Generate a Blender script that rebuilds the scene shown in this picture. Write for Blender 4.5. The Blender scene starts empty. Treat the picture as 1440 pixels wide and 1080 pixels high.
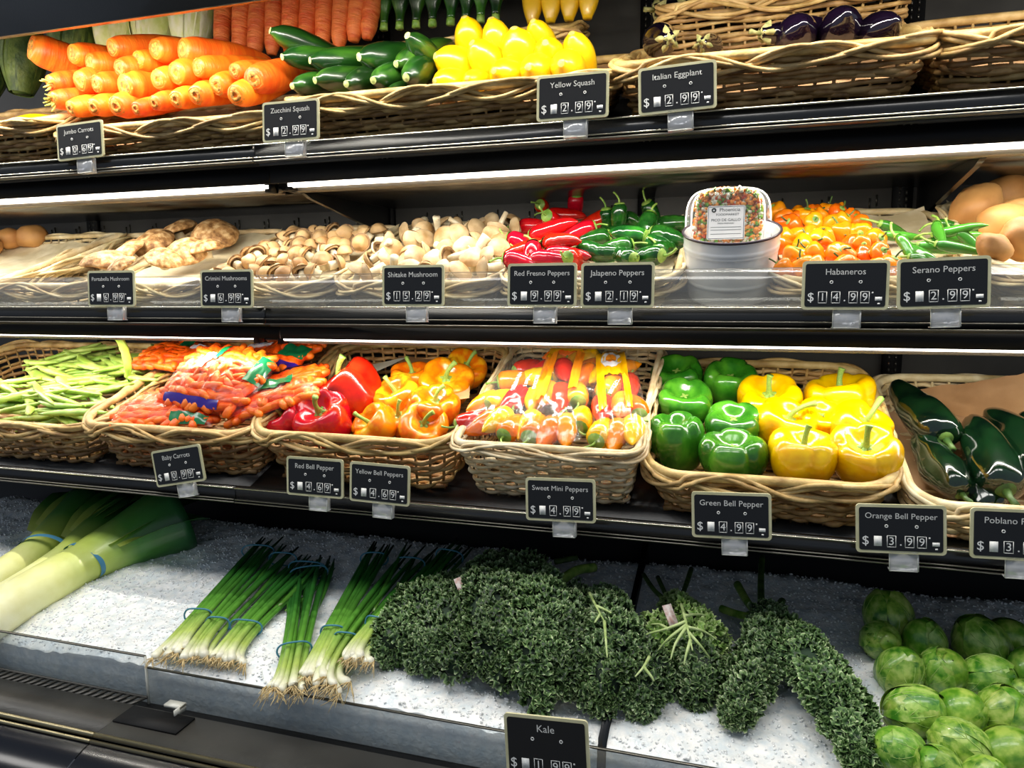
import bpy, math, random
import numpy as np
from mathutils import Vector, Matrix, noise as mn
from math import sin, cos, pi, radians, sqrt, tan
random.seed(7); RNG = np.random.default_rng(7)
SC = bpy.context.scene; COL = SC.collection
H = 1.35                      # eye height above the floor
FPX = 1010.0                  # focal length in px of the 1440 wide frame
# ------------------------------------------------------------------ camera
def cam_axes(yaw, pitch, roll):
    a, p, r = map(radians, (yaw, pitch, roll))
    F = Vector((-sin(a)*cos(p), cos(a)*cos(p), -sin(p)))
    R0 = Vector((cos(a), sin(a), 0)); U0 = R0.cross(F)
    return R0*cos(r)-U0*sin(r), U0*cos(r)+R0*sin(r), F
CR, CU, CF = cam_axes(16.9, 8.0, .52)
cam = bpy.data.cameras.new('camera'); co = bpy.data.objects.new('camera', cam); COL.objects.link(co)
M = Matrix((CR, CU, -CF)).transposed().to_4x4(); M.translation = (0, 0, H); co.matrix_world = M
cam.lens = FPX/1440*36; cam.sensor_width = 36; cam.clip_start = .02
SC.camera = co
# ------------------------------------------------------------------ light and exposure
SC.view_settings.view_transform = 'Standard'; SC.view_settings.look = 'None'
SC.view_settings.gamma = 1; SC.view_settings.use_curve_mapping = False
SC.view_settings.exposure = 0.0
w = bpy.data.worlds.new('store'); SC.world = w; w.use_nodes = True
w.node_tree.nodes['Background'].inputs[0].default_value = (.70, .82, 1, 1)
w.node_tree.nodes['Background'].inputs[1].default_value = .33
def area(name, loc, sx, sy, power, color, target=None, spread=180):
    l = bpy.data.lights.new(name, 'AREA'); l.shape = 'RECTANGLE'; l.size = sx; l.size_y = sy
    l.energy = power; l.color = color; l.spread = radians(spread)
    o = bpy.data.objects.new(name, l); COL.objects.link(o); o.location = loc
    if target is not None:
        o.rotation_euler = (Vector(target)-Vector(loc)).to_track_quat('-Z', 'Y').to_euler()
    return o
for x in (-4.6, -3.25, -1.9, -.55, .8):
    area('ceiling_lamp', (x, .15, H+1.7), 1.1, .42, 15.5, (1, .975, .93), (x, .9, 0))
LEDC = (1, .95, .84)
def led_lamp(x0, x1, y, z, power, dy=.6, dz=-1):
    area('led_lamp', ((x0+x1)/2, y, z), x1-x0, .007, power*(x1-x0), LEDC, ((x0+x1)/2, y+dy, z+dz), 170)
led_lamp(-1.9, -.90, 1.066, H+.448, 5.5, .7, -1)
led_lamp(-.88, .15, 1.066, H+.452, 3.9, .7, -1)
led_lamp(.16, 1.1, 1.066, H+.452, 4, .7, -1)
led_lamp(-2.1, -.80, 1.178, H+.160, 2.7, .35)
led_lamp(-.76, .9, 1.178, H+.160, 2.6, .35)
led_lamp(-2.1, -.84, 1.163, H-.115, 2.9, .25)
led_lamp(-.79, .9, 1.163, H-.115, 2.6, .2)

# ------------------------------------------------------------------ pixel helpers (1440 x 1080 frame)
def ray(px, py): return CF+CR*((px-720)/FPX)-CU*((py-540)/FPX)
O0 = Vector((0, 0, H))
def at(px, py, Y): d = ray(px, py); return O0+d*(Y/d.y)
def on(px, py, p0, n): d = ray(px, py); return O0+d*((Vector(p0)-O0).dot(n)/d.dot(n))
def depth(P): return (Vector(P)-O0).dot(CF)
TILT = radians(19.5)
EY = Vector((0, cos(TILT), sin(TILT))); EZ = Vector((0, -sin(TILT), cos(TILT))); EX = Vector((1, 0, 0))
FR = Matrix((EX, EY, EZ)).transposed()          # columns = axes of the tilted decks

# ------------------------------------------------------------------ materials
def lin(h):
    h = h.lstrip('#'); c = [int(h[i:i+2], 16)/255 for i in (0, 2, 4)]
    return tuple((v/12.92 if v <= .04045 else ((v+.055)/1.055)**2.4) for v in c)+(1,)
MATS = {}
def mat(name, c1, c2=None, c3=None, rough=.5, scale=20, stretch=(1, 1, 1), bump=0, bscale=60, coat=0, metal=0, rnd=.0, hue=0.,
        emit=0, trans=0, alpha=1, sss=0, spec=.5, grad=None, lo=.35, hi=.65, btype='noise'):
    if name in MATS: return MATS[name]
    m = bpy.data.materials.new(name); m.use_nodes = True; nt = m.node_tree; N = nt.nodes; L = nt.links
    b = N['Principled BSDF']; MATS[name] = m
    tc = N.new('ShaderNodeTexCoord'); mp = N.new('ShaderNodeMapping'); mp.inputs['Scale'].default_value = stretch
    L.new(tc.outputs['Object'], mp.inputs[0])
    oi = N.new('ShaderNodeObjectInfo')
    off = N.new('ShaderNodeVectorMath'); off.operation = 'ADD'; L.new(mp.outputs[0], off.inputs[0])
    sc_ = N.new('ShaderNodeMath'); sc_.operation = 'MULTIPLY'; sc_.inputs[1].default_value = 37.; L.new(oi.outputs['Random'], sc_.inputs[0])
    L.new(sc_.outputs[0], off.inputs[1])
    col = None
    if grad:
        a = N.new('ShaderNodeAttribute'); a.attribute_name = 't'
        r = N.new('ShaderNodeValToRGB'); L.new(a.outputs['Fac'], r.inputs[0])
        while len(r.color_ramp.elements) < len(grad): r.color_ramp.elements.new(.5)
        for e, (p, c) in zip(r.color_ramp.elements, grad): e.position = p; e.color = lin(c)
        col = r.outputs[0]
    if c1:
        if c2:
            n = N.new('ShaderNodeTexNoise'); n.inputs['Scale'].default_value = scale; n.inputs['Detail'].default_value = 4
            L.new(off.outputs[0], n.inputs['Vector'])
            r = N.new('ShaderNodeValToRGB'); L.new(n.outputs['Fac'], r.inputs[0])
            r.color_ramp.elements[0].position = lo; r.color_ramp.elements[0].color = lin(c1)
            r.color_ramp.elements[1].position = hi; r.color_ramp.elements[1].color = lin(c2)
            if c3: e = r.color_ramp.elements.new((lo+hi)/2); e.color = lin(c3)
            c = r.outputs[0]
        else:
            rr = N.new('ShaderNodeRGB'); rr.outputs[0].default_value = lin(c1); c = rr.outputs[0]
        if col:
            mx = N.new('ShaderNodeMix'); mx.data_type = 'RGBA'; mx.blend_type = 'MULTIPLY'; mx.inputs[0].default_value = 1
            L.new(col, mx.inputs[6]); L.new(c, mx.inputs[7]); c = mx.outputs[2]
        col = c
    if rnd or hue:
        hs = N.new('ShaderNodeHueSaturation'); L.new(col, hs.inputs['Color'])
        mr = N.new('ShaderNodeMapRange'); mr.inputs[3].default_value = 1-rnd; mr.inputs[4].default_value = 1+rnd*.6
        L.new(oi.outputs['Random'], mr.inputs[0]); L.new(mr.outputs[0], hs.inputs['Value'])
        fr = N.new('ShaderNodeMath'); fr.operation = 'MULTIPLY'; fr.inputs[1].default_value = 7.31; L.new(oi.outputs['Random'], fr.inputs[0])
        f2 = N.new('ShaderNodeMath'); f2.operation = 'FRACT'; L.new(fr.outputs[0], f2.inputs[0])
        mh = N.new('ShaderNodeMapRange'); mh.inputs[3].default_value = .5-hue; mh.inputs[4].default_value = .5+hue
        L.new(f2.outputs[0], mh.inputs[0]); L.new(mh.outputs[0], hs.inputs['Hue'])
        col = hs.outputs[0]
    L.new(col, b.inputs['Base Color'])
    b.inputs['Roughness'].default_value = rough; b.inputs['Metallic'].default_value = metal
    b.inputs['Specular IOR Level'].default_value = spec
    b.inputs['Coat Weight'].default_value = coat; b.inputs['Coat Roughness'].default_value = .06
    if trans: b.inputs['Transmission Weight'].default_value = trans; b.inputs['IOR'].default_value = 1.31
    if sss: b.inputs['Subsurface Weight'].default_value = sss; b.inputs['Subsurface Radius'].default_value = (.01, .01, .01); b.inputs['Subsurface Scale'].default_value = .6
    if emit: L.new(col, b.inputs['Emission Color']); b.inputs['Emission Strength'].default_value = emit
    if bump:
        if btype == 'voronoi': t = N.new('ShaderNodeTexVoronoi'); out = t.outputs['Distance']
        else: t = N.new('ShaderNodeTexNoise'); out = t.outputs['Fac']; t.inputs['Detail'].default_value = 5
        t.inputs['Scale'].default_value = bscale; L.new(off.outputs[0], t.inputs['Vector'])
        bp = N.new('ShaderNodeBump'); bp.inputs['Strength'].default_value = bump; bp.inputs['Distance'].default_value = .004
        L.new(out, bp.inputs['Height']); L.new(bp.outputs[0], b.inputs['Normal'])
    return m
def film(name, tint='#ffffff', clear=.75, rough=.12, haze=.08, bump=.4, bscale=60):
    """thin clear plastic: see-through mixed with gloss and a little white haze"""
    if name in MATS: return MATS[name]
    m = bpy.data.materials.new(name); m.use_nodes = True; nt = m.node_tree; N = nt.nodes; L = nt.links; MATS[name] = m
    N.remove(N['Principled BSDF']); out = N['Material Output']
    tr = N.new('ShaderNodeBsdfTransparent'); tr.inputs[0].default_value = lin(tint)
    gl = N.new('ShaderNodeBsdfGlossy'); gl.inputs['Roughness'].default_value = rough
    df = N.new('ShaderNodeBsdfDiffuse'); df.inputs[0].default_value = (.9, .9, .9, 1)
    lw = N.new('ShaderNodeLayerWeight'); lw.inputs[0].default_value = .35
    if bump:
        tc = N.new('ShaderNodeTexCoord'); t = N.new('ShaderNodeTexNoise'); t.inputs['Scale'].default_value = bscale
        L.new(tc.outputs['Object'], t.inputs['Vector'])
        bp = N.new('ShaderNodeBump'); bp.inputs['Strength'].default_value = bump; bp.inputs['Distance'].default_value = .006
        L.new(t.outputs['Fac'], bp.inputs['Height'])
        L.new(bp.outputs[0], gl.inputs['Normal']); L.new(bp.outputs[0], lw.inputs['Normal'])
    m1 = N.new('ShaderNodeMixShader'); m2 = N.new('ShaderNodeMixShader')
    mr = N.new('ShaderNodeMapRange'); mr.inputs[1].default_value = .4; mr.inputs[3].default_value = 1-clear; mr.inputs[4].default_value = .34
    L.new(lw.outputs['Facing'], mr.inputs[0]); L.new(mr.outputs[0], m1.inputs[0])
    L.new(tr.outputs[0], m1.inputs[1]); L.new(gl.outputs[0], m1.inputs[2])
    m2.inputs[0].default_value = haze; L.new(m1.outputs[0], m2.inputs[1]); L.new(df.outputs[0], m2.inputs[2])
    L.new(m2.outputs[0], out.inputs['Surface'])
    return m

# ------------------------------------------------------------------ mesh helpers
class MB:
    def __init__(s): s.V = []; s.F = []; s.T = []; s.n = 0
    def add(s, V, F, t=0.):
        V = np.asarray(V, float).reshape(-1, 3); F = np.asarray(F, int)
        s.V.append(V); s.F.append(F+s.n); s.n += len(V)
        s.T.append(np.broadcast_to(np.asarray(t, float), (len(V),)).copy()); return s
    def mesh(s, name, m, smooth=True):
        me = bpy.data.meshes.new(name); V = np.concatenate(s.V)
        me.vertices.add(len(V)); me.vertices.foreach_set('co', V.astype(np.float32).ravel())
        loops = np.concatenate([f.ravel() for f in s.F]); tot = np.concatenate([np.full(len(f), f.shape[1]) for f in s.F])
        me.loops.add(len(loops)); me.loops.foreach_set('vertex_index', loops.astype(np.int32))
        me.polygons.add(len(tot)); st = np.concatenate([[0], np.cumsum(tot)[:-1]])
        me.polygons.foreach_set('loop_start', st.astype(np.int32)); me.polygons.foreach_set('loop_total', tot.astype(np.int32))
        if smooth: me.polygons.foreach_set('use_smooth', np.ones(len(tot), bool))
        me.update(calc_edges=True); me.validate()
        a = me.attributes.new('t', 'FLOAT', 'POINT')
        if len(a.data) == len(V): a.data.foreach_set('value', np.concatenate(s.T).astype(np.float32))
        if m: me.materials.append(m)
        return me
    def box(s, c, d, R=None, t=0.):
        V = np.array([[x, y, z] for x in (-.5, .5) for y in (-.5, .5) for z in (-.5, .5)])*np.array(d)
        if R is not None: V = V@np.array(R).T
        return s.add(V+np.array(c), [[0, 1, 3, 2], [4, 6, 7, 5], [0, 4, 5, 1], [2, 3, 7, 6], [0, 2, 6, 4], [1, 5, 7, 3]], t)
    def rbox(s, w, h, d, r, n=4, c=(0, 0, 0)):
        """rounded rectangle slab in xz, thickness d along y"""
        P = []
        for qx, qz, a0 in ((1, 1, 0), (-1, 1, pi/2), (-1, -1, pi), (1, -1, 1.5*pi)):
            for i in range(n+1):
                a = a0+i/n*pi/2; P.append((qx*(w/2-r)+r*cos(a), qz*(h/2-r)+r*sin(a)))
        k = len(P); V = [(x, -d/2, z) for x, z in P]+[(x, d/2, z) for x, z in P]
        V = np.array(V)+np.array(c)
        s.add(V, [[i, (i+1) % k, (i+1) % k+k, i+k] for i in range(k)])
        s.add(V[:k], [list(range(k))]); s.add(V[k:], [list(range(k))[::-1]]); return s
    def tube(s, P, R, n=8, closed=False, ref=None, flat=1., t=None):
        P = np.asarray(P, float); k = len(P); R = np.broadcast_to(np.asarray(R, float), (k,))
        if closed: Tn = np.roll(P, -1, 0)-np.roll(P, 1, 0)
        else: Tn = np.gradient(P, axis=0)
        Tn /= np.linalg.norm(Tn, axis=1)[:, None]+1e-12
        if ref is None:
            a = np.array([0, 0, 1.]) if abs(Tn[0][2]) < .9 else np.array([1., 0, 0]); A = np.zeros((k, 3))
            for i in range(k):
                a = a-Tn[i]*a.dot(Tn[i]); a /= np.linalg.norm(a)+1e-12; A[i] = a
        else:
            A = np.asarray(ref, float)-Tn*(Tn@np.asarray(ref, float))[:, None]; A /= np.linalg.norm(A, axis=1)[:, None]+1e-12
        B = np.cross(Tn, A); th = np.arange(n)*2*pi/n
        V = P[:, None]+R[:, None, None]*(np.cos(th)[None, :, None]*B[:, None]+flat*np.sin(th)[None, :, None]*A[:, None])
        i = np.arange(k if closed else k-1)[:, None]; j = np.arange(n)[None]
        F = np.stack([i*n+j, i*n+(j+1) % n, ((i+1) % k)*n+(j+1) % n, ((i+1) % k)*n+j], -1).reshape(-1, 4)
        tt = np.repeat(np.linspace(0, 1, k) if t is None else np.broadcast_to(t, (k,)), n)
        s.add(V.reshape(-1, 3), F, tt)
        if not closed:
            s.F.append(np.array([[s.n-n*k+q for q in range(n)][::-1]])); s.F.append(np.array([[s.n-n+q for q in range(n)]]))
        return s
    def surf(s, G, wrap=False, t=None):
        """G (rows, cols, 3) grid"""
        a, b, _ = G.shape; i = np.arange(a-1)[:, None]; j = np.arange(b if wrap else b-1)[None]
        F = np.stack([i*b+j, i*b+(j+1) % b, (i+1)*b+(j+1) % b, (i+1)*b+j], -1).reshape(-1, 4)
        return s.add(G.reshape(-1, 3), F, 0. if t is None else np.asarray(t).ravel())
def lathe(prof, n=24, lobes=0, amp=0., zamp=0., ph=0., zsel=None):
    """profile [(r,z)] swept round z, optional lobes"""
    p = np.array(prof, float); th = np.arange(n)*2*pi/n
    fur = (1-np.abs(np.sin(lobes*th/2+ph)))**2.2 if lobes else np.zeros(n)
    rr = p[:, 0][:, None]*(1-amp*fur[None]); zz = p[:, 1][:, None]-zamp*fur[None]*p[:, 0][:, None]*(p[:, 1][:, None] > .3*p[:, 1].max())
    return np.stack([rr*np.cos(th), rr*np.sin(th), zz], -1)
def smooth_prof(p, k=4):
    p = np.array(p, float); t = np.arange(len(p)); tt = np.linspace(0, len(p)-1, (len(p)-1)*k+1); out = []
    for x in tt:
        i = min(int(x), len(p)-2); f = x-i; a, b = p[i], p[i+1]
        m0 = (p[i+1]-p[max(i-1, 0)])/2; m1 = (p[min(i+2, len(p)-1)]-p[i])/2
        out.append((2*f**3-3*f*f+1)*a+(f**3-2*f*f+f)*m0+(-2*f**3+3*f*f)*b+(f**3-f*f)*m1)
    return np.array(out)
def nvec(V, sc, amp, seed=0):
    V = np.asarray(V, float); sh = V.shape; o = np.array([mn.noise(Vector(v)*sc+Vector((seed*3.1, 0, seed))) for v in V.reshape(-1, 3)])
    return (o*amp).reshape(sh[:-1])
# ------------------------------------------------------------------ scene objects
def link(name, me, parent=None, mw=None, **kw):
    o = bpy.data.objects.new(name, me); COL.objects.link(o)
    if parent: o.parent = parent
    if mw is not None:
        if parent: o.matrix_local = mw
        else: o.matrix_world = mw
    for k, v in kw.items(): o[k] = v
    return o
def empty(name, loc, label, cat, group=None, mw=None):
    o = bpy.data.objects.new(name, None); COL.objects.link(o); o.empty_display_size = .02
    o.matrix_world = mw if mw is not None else Matrix.Translation(loc)
    return tag(o, label, cat, group)
def tag(o, label, cat, group=None, kind=None):
    o['label'] = label; o['category'] = cat
    if group: o['group'] = group
    if kind: o['kind'] = kind
    return o
def inst(T, mw, label, group=None):
    """T = (name, category, body mesh, [(part name, mesh, [(sub name, mesh)])])"""
    r = link(T[0], T[2], None, mw); tag(r, label, T[1], group)
    for p in T[3]:
        c = link(p[0], p[1], r)
        for q in (p[2] if len(p) > 2 else ()): link(q[0], q[1], c)
    return r
def orient(loc, d, roll=0., s=1., up=None):
    """local +Z along d"""
    d = Vector(d).normalized(); R = d.to_track_quat('Z', 'Y').to_matrix()@Matrix.Rotation(roll, 3, 'Z')
    sm = Matrix.Diagonal(s) if not isinstance(s, (int, float)) else Matrix.Identity(3)*s
    m = (R@sm).to_4x4(); m.translation = loc; return m
ORD = 'first second third fourth fifth sixth seventh eighth ninth tenth eleventh twelfth thirteenth fourteenth fifteenth sixteenth seventeenth eighteenth'.split()
def struct(name, mb, m, parent=None, smooth=False, **kw):
    o = link(name, mb.mesh(name, m, smooth), parent)
    if parent is None: o['kind'] = 'structure'
    for k, v in kw.items(): o[k] = v
    return o
#@@STRUCT
# ------------------------------------------------------------------ the case
mBlack = mat('black_enamel', '#0a0a0b', '#141414', rough=.28, scale=6, bump=.03, bscale=300, coat=.25)
mBlackM = mat('black_matt', '#050506', '#0a0a0b', rough=.6, scale=5, spec=.25)
mDeck = mat('deck_black', '#060606', '#151516', rough=.35, scale=14, bump=.06, bscale=120)
mBack = mat('back_panel_grey', '#3c3a38', '#4c4a46', rough=.5, scale=9, bump=.05, bscale=80)
mChrome = mat('bright_trim', '#b8b4a4', rough=.22, metal=1)
mTrim = mat('dull_trim', '#6f6c64', rough=.3, metal=.9)
mAcr = film('clear_acrylic', '#f2f2ee', clear=.95, rough=.08, haze=.06, bump=.0)
mAcrI = film('clear_guard', '#eef2f4', clear=.92, rough=.15, haze=.05, bump=.05)
mEdge = mat('acrylic_edge', '#c9c9bf', rough=.25, spec=.7)
XL, XR = -2.3, 1.15
YW = 1.56
floor_ = MB().box(((XL+XR)/2, .3, -.05), (6, 5, .1)); struct('floor', floor_, mat('grey_floor', '#8a8782', '#94918c', rough=.3, scale=3))
wb = MB().box(((XL+XR)/2, YW+.03, H+.05), (XR-XL+.4, .06, 1.9)); wall = struct('wall_back', wb, mBack)
# slotted uprights on the back wall
for i, (px, py) in enumerate(((545, 285), (1253, 520), (130, 300), (905, 510))):
    P = at(px, py, YW-.006)
    mb = MB().box((P.x, YW-.006, H+.05), (.034, .012, 1.8)); u = link('upright', mb.mesh('upright', mBlackM, False), wall)
    sl = MB()
    for k in range(90):
        for dx in (-.006, .006): sl.box((P.x+dx, YW-.0125, H-.5+k*.0125), (.003, .002, .008))
    link('slots', sl.mesh('slots', mTrim, False), u, kind='stuff')
sl = MB()
for x in np.arange(XL, XR, .085):
    for k in range(2):
        for zc in (.145, -.135): sl.box((x+.012*k, YW-.001, H+zc+.006*k), (.003, .003, .022))
link('wall_slots', sl.mesh('wall_slots', mTrim, False), wall, kind='stuff')

def shelf(nm, label, Y, zt, zb, zunder, cuts, lip_lines):
    """tilted deck over a level underside, extruded front lip with price rail; cuts = x where sections meet"""
    xs = [XL]+cuts+[XR]; out = []
    e = empty(nm, (0, Y, H+zb), label, 'shelf')
    inv = e.matrix_world.inverted()
    def ch(name, mb, m, par=e, **kw):
        o = link(name, mb.mesh(name, m, False), par, inv if par is e else Matrix.Identity(4)); 
        for k, v in kw.items(): o[k] = v
        return o
    for i in range(len(xs)-1):
        a, b = xs[i]+.0012, xs[i+1]-.0012
        # deck wedge
        y0, y1 = Y+.012, YW-.004; z0 = H+zb+.012; z1 = z0+(y1-y0)*tan(TILT)
        V = [(x, y, z) for x in (a, b) for (y, z) in ((y0, z0-.004), (y1, z1-.004), (y1, z1-.016), (y0, z0-.016))]
        d = MB(); d.add(V, [[0, 1, 2, 3], [7, 6, 5, 4], [0, 4, 5, 1], [1, 5, 6, 2], [2, 6, 7, 3], [3, 7, 4, 0]])
        ch('deck', d, mDeck)
        # level underside panel
        u = MB().box(((a+b)/2, (Y+.075+YW)/2, H+zunder+.004), (b-a, YW-Y-.077, .006)); ch('underside_panel', u, mBlack)
        lp = MB().box(((a+b)/2, Y+.006, H+(zt+zb)/2), (b-a, .010, zt-zb))
        lo = ch('front_lip', lp, mBlack)
        for (dz, hh, m) in lip_lines:
            r = MB().box(((a+b)/2, Y-.001, H+zb+dz), (b-a, .005, hh)); ch('trim_bead', r, m, lo)
        # dark apron behind the lip carrying the lamp
        ap = MB().box(((a+b)/2, Y+.043, H+(zb+zunder+.008)/2), (b-a, .004, zb-zunder-.008)); ap.box(((a+b)/2, Y+.026, H+zb+.004), (b-a, .036, .004)); ch('apron', ap, mBlackM)
    return e
def fitting(nm, label, x0, x1, y, z, tr=.0052):
    e = empty(nm, ((x0+x1)/2, y, z), label, 'light')
    inv = e.matrix_world.inverted()
    hb = MB().box(((x0+x1)/2, y+.028, z-.004), (x1-x0, .030, .010)); link('housing', hb.mesh('housing', mat('housing_cream', '#6d6557', rough=.35)), e, inv)
    hb = MB().box(((x0+x1)/2, y+.060, z+.000), (x1-x0, .030, .006)); link('reflector', hb.mesh('reflector', mat('housing_grey', '#3b3834', rough=.35, metal=.3)), e, inv)
    t = MB().tube([(x, y, z) for x in np.linspace(x0+.004, x1-.004, 12)], tr, 10, ref=(0, 0, 1))
    link('light_tube', t.mesh('light_tube', mat('led_glow', '#fff4e6', emit=6.5)), e, inv)
    for x in (x0, x1):
        c = MB().box((x+(.006 if x == x0 else -.006), y+.008, z+.001), (.012, .024, .02)); link('end_cap', c.mesh('end_cap', mBlackM, False), e, inv)
    return e
cx = lambda px, py, Y: at(px, py, Y).x
shelf('top_shelf', 'black top shelf under the carrots, squash and eggplants', 1.10, .240, .210, .172, [cx(357, 215, 1.1)], [(.002, .003, mTrim), (.0075, .002, mChrome), (.029, .0022, mChrome)])
shelf('middle_shelf', 'black middle shelf carrying mushrooms, chillies and potatoes', 1.08, -.038, -.068, -.104, [cx(372, 440, 1.08)], [(.001, .002, mTrim), (.010, .0015, mTrim), (.030, .0024, mChrome)])
shelf('lower_shelf', 'black lower shelf carrying beans, bagged carrots and bell peppers', 1.04, -.354, -.383, -.40, [cx(330, 690, 1.04)], [(.002, .002, mTrim), (.007, .0015, mTrim), (.028, .0018, mChrome)])
fitting('shelf_light', 'glowing strip light under the top shelf, left of the joint', -2.1, cx(382, 262, 1.155), 1.155, H+.176)
fitting('shelf_light', 'glowing strip light under the top shelf, right of the joint', cx(404, 260, 1.155), XR, 1.155, H+.178)
fitting('shelf_light', 'glowing strip light under the middle shelf, above the beans', -2.1, cx(366, 474, 1.14), 1.14, H-.097, .003)
fitting('shelf_light', 'glowing strip light under the middle shelf, right of the joint', cx(392, 476, 1.14), XR, 1.14, H-.098, .003)
# canopy over the top shelf
e = empty('canopy', (0, 1.0, H+.43), 'black canopy front crossing the top left corner', 'canopy'); inv = e.matrix_world.inverted()
link('front_panel', MB().box(((XL+XR)/2, 1.0, H+.427+.25), (XR-XL, .012, .50)).mesh('front_panel', mBlack, False), e, inv)
link('roof_panel', MB().box(((XL+XR)/2, 1.30, H+.93), (XR-XL, .56, .01)).mesh('roof_panel', mBlackM, False), e, inv)
link('light_tube', MB().tube([(x, 1.05, H+.462) for x in np.linspace(XL, XR, 12)], .006, 8, ref=(0, 0, 1)).mesh('light_tube', MATS['led_glow']), e, inv)
# brackets under the top shelf
for px, py in ((412, 262), (1392, 222)):
    P = at(px, py, 1.165); x = P.x
    V = [(x+s, y, z) for s in (-.004, .004) for (y, z) in ((1.17, H+.176), (1.555, H+.178), (1.555, H+.10), (1.50, H+.115), (1.22, H+.160))]
    b = MB().add(V, [[0, 1, 2, 3, 4], [9, 8, 7, 6, 5]]); b.add(V, [[i, i+5, (i+1) % 5+5, (i+1) % 5] for i in range(5)])
    tag(link('shelf_bracket', b.mesh('shelf_bracket', mBlack, False)), 'black triangular bracket under the top shelf '+('left of the mushrooms light joint' if px < 700 else 'above the potatoes'), 'bracket')
# acrylic guard on the middle shelf
g = link('acrylic_guard', MB().box(((XL+XR)/2, 1.083, H-.010), (XR-XL, .003, .054)).mesh('acrylic_guard', mAcr, False)); tag(g, 'long clear acrylic guard along the front of the middle shelf', 'guard')
link('edge', MB().box(((XL+XR)/2, 1.083, H+.0176), (XR-XL, .0032, .0008)).mesh('edge', mat('guard_edge', '#77756c', rough=.4), False), g)

# ------------------------------------------------------------------ ice well
mIce = mat('crushed_ice', '#dde5e9', '#faf9f5', rough=.2, scale=60, bump=.5, bscale=130, spec=.6, sss=.2, coat=.4)
mIceC = mat('ice_chip', '#f7fafa', rough=.12, spec=.7, coat=.3, sss=.5)
def ice_z(x, y): 
    z = -.606+(y-.87)*.165
    z += mn.noise(Vector((x*5, y*5, 1)))*.012+mn.noise(Vector((x*16, y*16, 4)))*.006+mn.noise(Vector((x*55, y*55, 9)))*.005
    return H+z
ICE0 = Vector((0, .87, H-.606)); ICEN = Vector((0, -.163, .987)).normalized()
def ice_pt(px, py, h=0.): return on(px, py, ICE0+ICEN*h, ICEN)
div_x = ice_pt(885, 820).x*.5+ice_pt(866, 1040).x*.5
def ice_patch(x0, x1, label):
    nx, ny = int((x1-x0)/.0085), 60
    X = np.linspace(x0, x1, nx); Y = np.linspace(.868, 1.375, ny)
    G = np.array([[(x, y, ice_z(x, y)-(.035*max(0, (y-1.31)/.06)**1.5)+(0 if i else -.004)) for x in X] for i, y in enumerate(Y)])
    mb = MB().surf(G)
    # front face going down behind the clear guard
    F = np.array([G[0], G[0]*[1, 1, 0]+[0, -.004, H-.64], G[0]*[1, 1, 0]+[0, .004, H-.70]]); mb.surf(F[::-1])
    o = tag(link('crushed_ice', mb.mesh('crushed_ice', mIce)), label, 'ice', kind='stuff')
    ico = np.array([(0, 0, 1.), (.89, 0, .45), (.28, .85, .45), (-.72, .53, .45), (-.72, -.53, .45), (.28, -.85, .45), (.72, .53, -.45), (-.28, .85, -.45), (-.89, 0, -.45), (-.28, -.85, -.45), (.72, -.53, -.45), (0, 0, -1.)])
    fi = np.array([(0,1,2),(0,2,3),(0,3,4),(0,4,5),(0,5,1),(1,6,2),(2,7,3),(3,8,4),(4,9,5),(5,10,1),(6,7,2),(7,8,3),(8,9,4),(9,10,5),(10,6,1),(11,7,6),(11,8,7),(11,9,8),(11,10,9),(11,6,10)])
    n = int(6000*(x1-x0)); ch = MB()
    for k in range(n):
        x = random.uniform(x0+.005, x1-.005); y = .872+.49*random.random()**1.1
        A = RNG.normal(size=(3, 3)); q, _ = np.linalg.qr(A); s_ = random.uniform(.0014, .0034)
        V = (ico*RNG.uniform(.6, 1.25, (12, 1))*[s_, s_*.8, s_*.6])@q.T
        ch.add(V+[x, y, ice_z(x, y)-(.035*max(0, (y-1.31)/.06)**1.5)+.0006], fi)
    link('ice_chips', ch.mesh('ice_chips', mIceC, True), o, kind='stuff')
ice_patch(-1.75, div_x-.006, 'bed of crushed white ice under the leeks, scallions and kale')
ice_patch(div_x+.006, .75, 'bed of crushed ice right of the black divider under the sprouts')
dv = MB(); V = [(div_x+s, y, ice_z(div_x, y)+z) for s in (-.005, .005) for (y, z) in ((.868, .008), (1.37, .014), (1.37, -.12), (.868, -.12))]
dv.add(V, [[0, 1, 2, 3], [7, 6, 5, 4], [0, 4, 5, 1], [1, 5, 6, 2], [2, 6, 7, 3], [3, 7, 4, 0]])
tag(link('ice_divider', dv.mesh('ice_divider', mBlack, False)), 'narrow black divider bar between the two beds of ice', 'divider')
well = empty('ice_well', (0, .86, H-.8), 'black ice well and grey front ledge along the bottom of the case', 'ice well'); inv = well.matrix_world.inverted()
def wl(n, mb, m, **kw): return link(n, mb.mesh(n, m, False), well, inv, **kw)
wl('well_floor', MB().box(((XL+XR)/2, 1.12, H-.78), (XR-XL, .54, .02)), mBlackM)
wl('well_back', MB().box(((XL+XR)/2, 1.392, H-.60), (XR-XL, .02, .40)), mBlackM)
wl('well_front', MB().box(((XL+XR)/2, .862, H-.73), (XR-XL, .006, .09)), mBlackM)
mLedge = mat('grey_ledge', '#2c2b28', '#4a4843', rough=.38, scale=7, bump=.12, bscale=130, lo=.3, hi=.7)
jx = cx(170, 985, .80)
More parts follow.
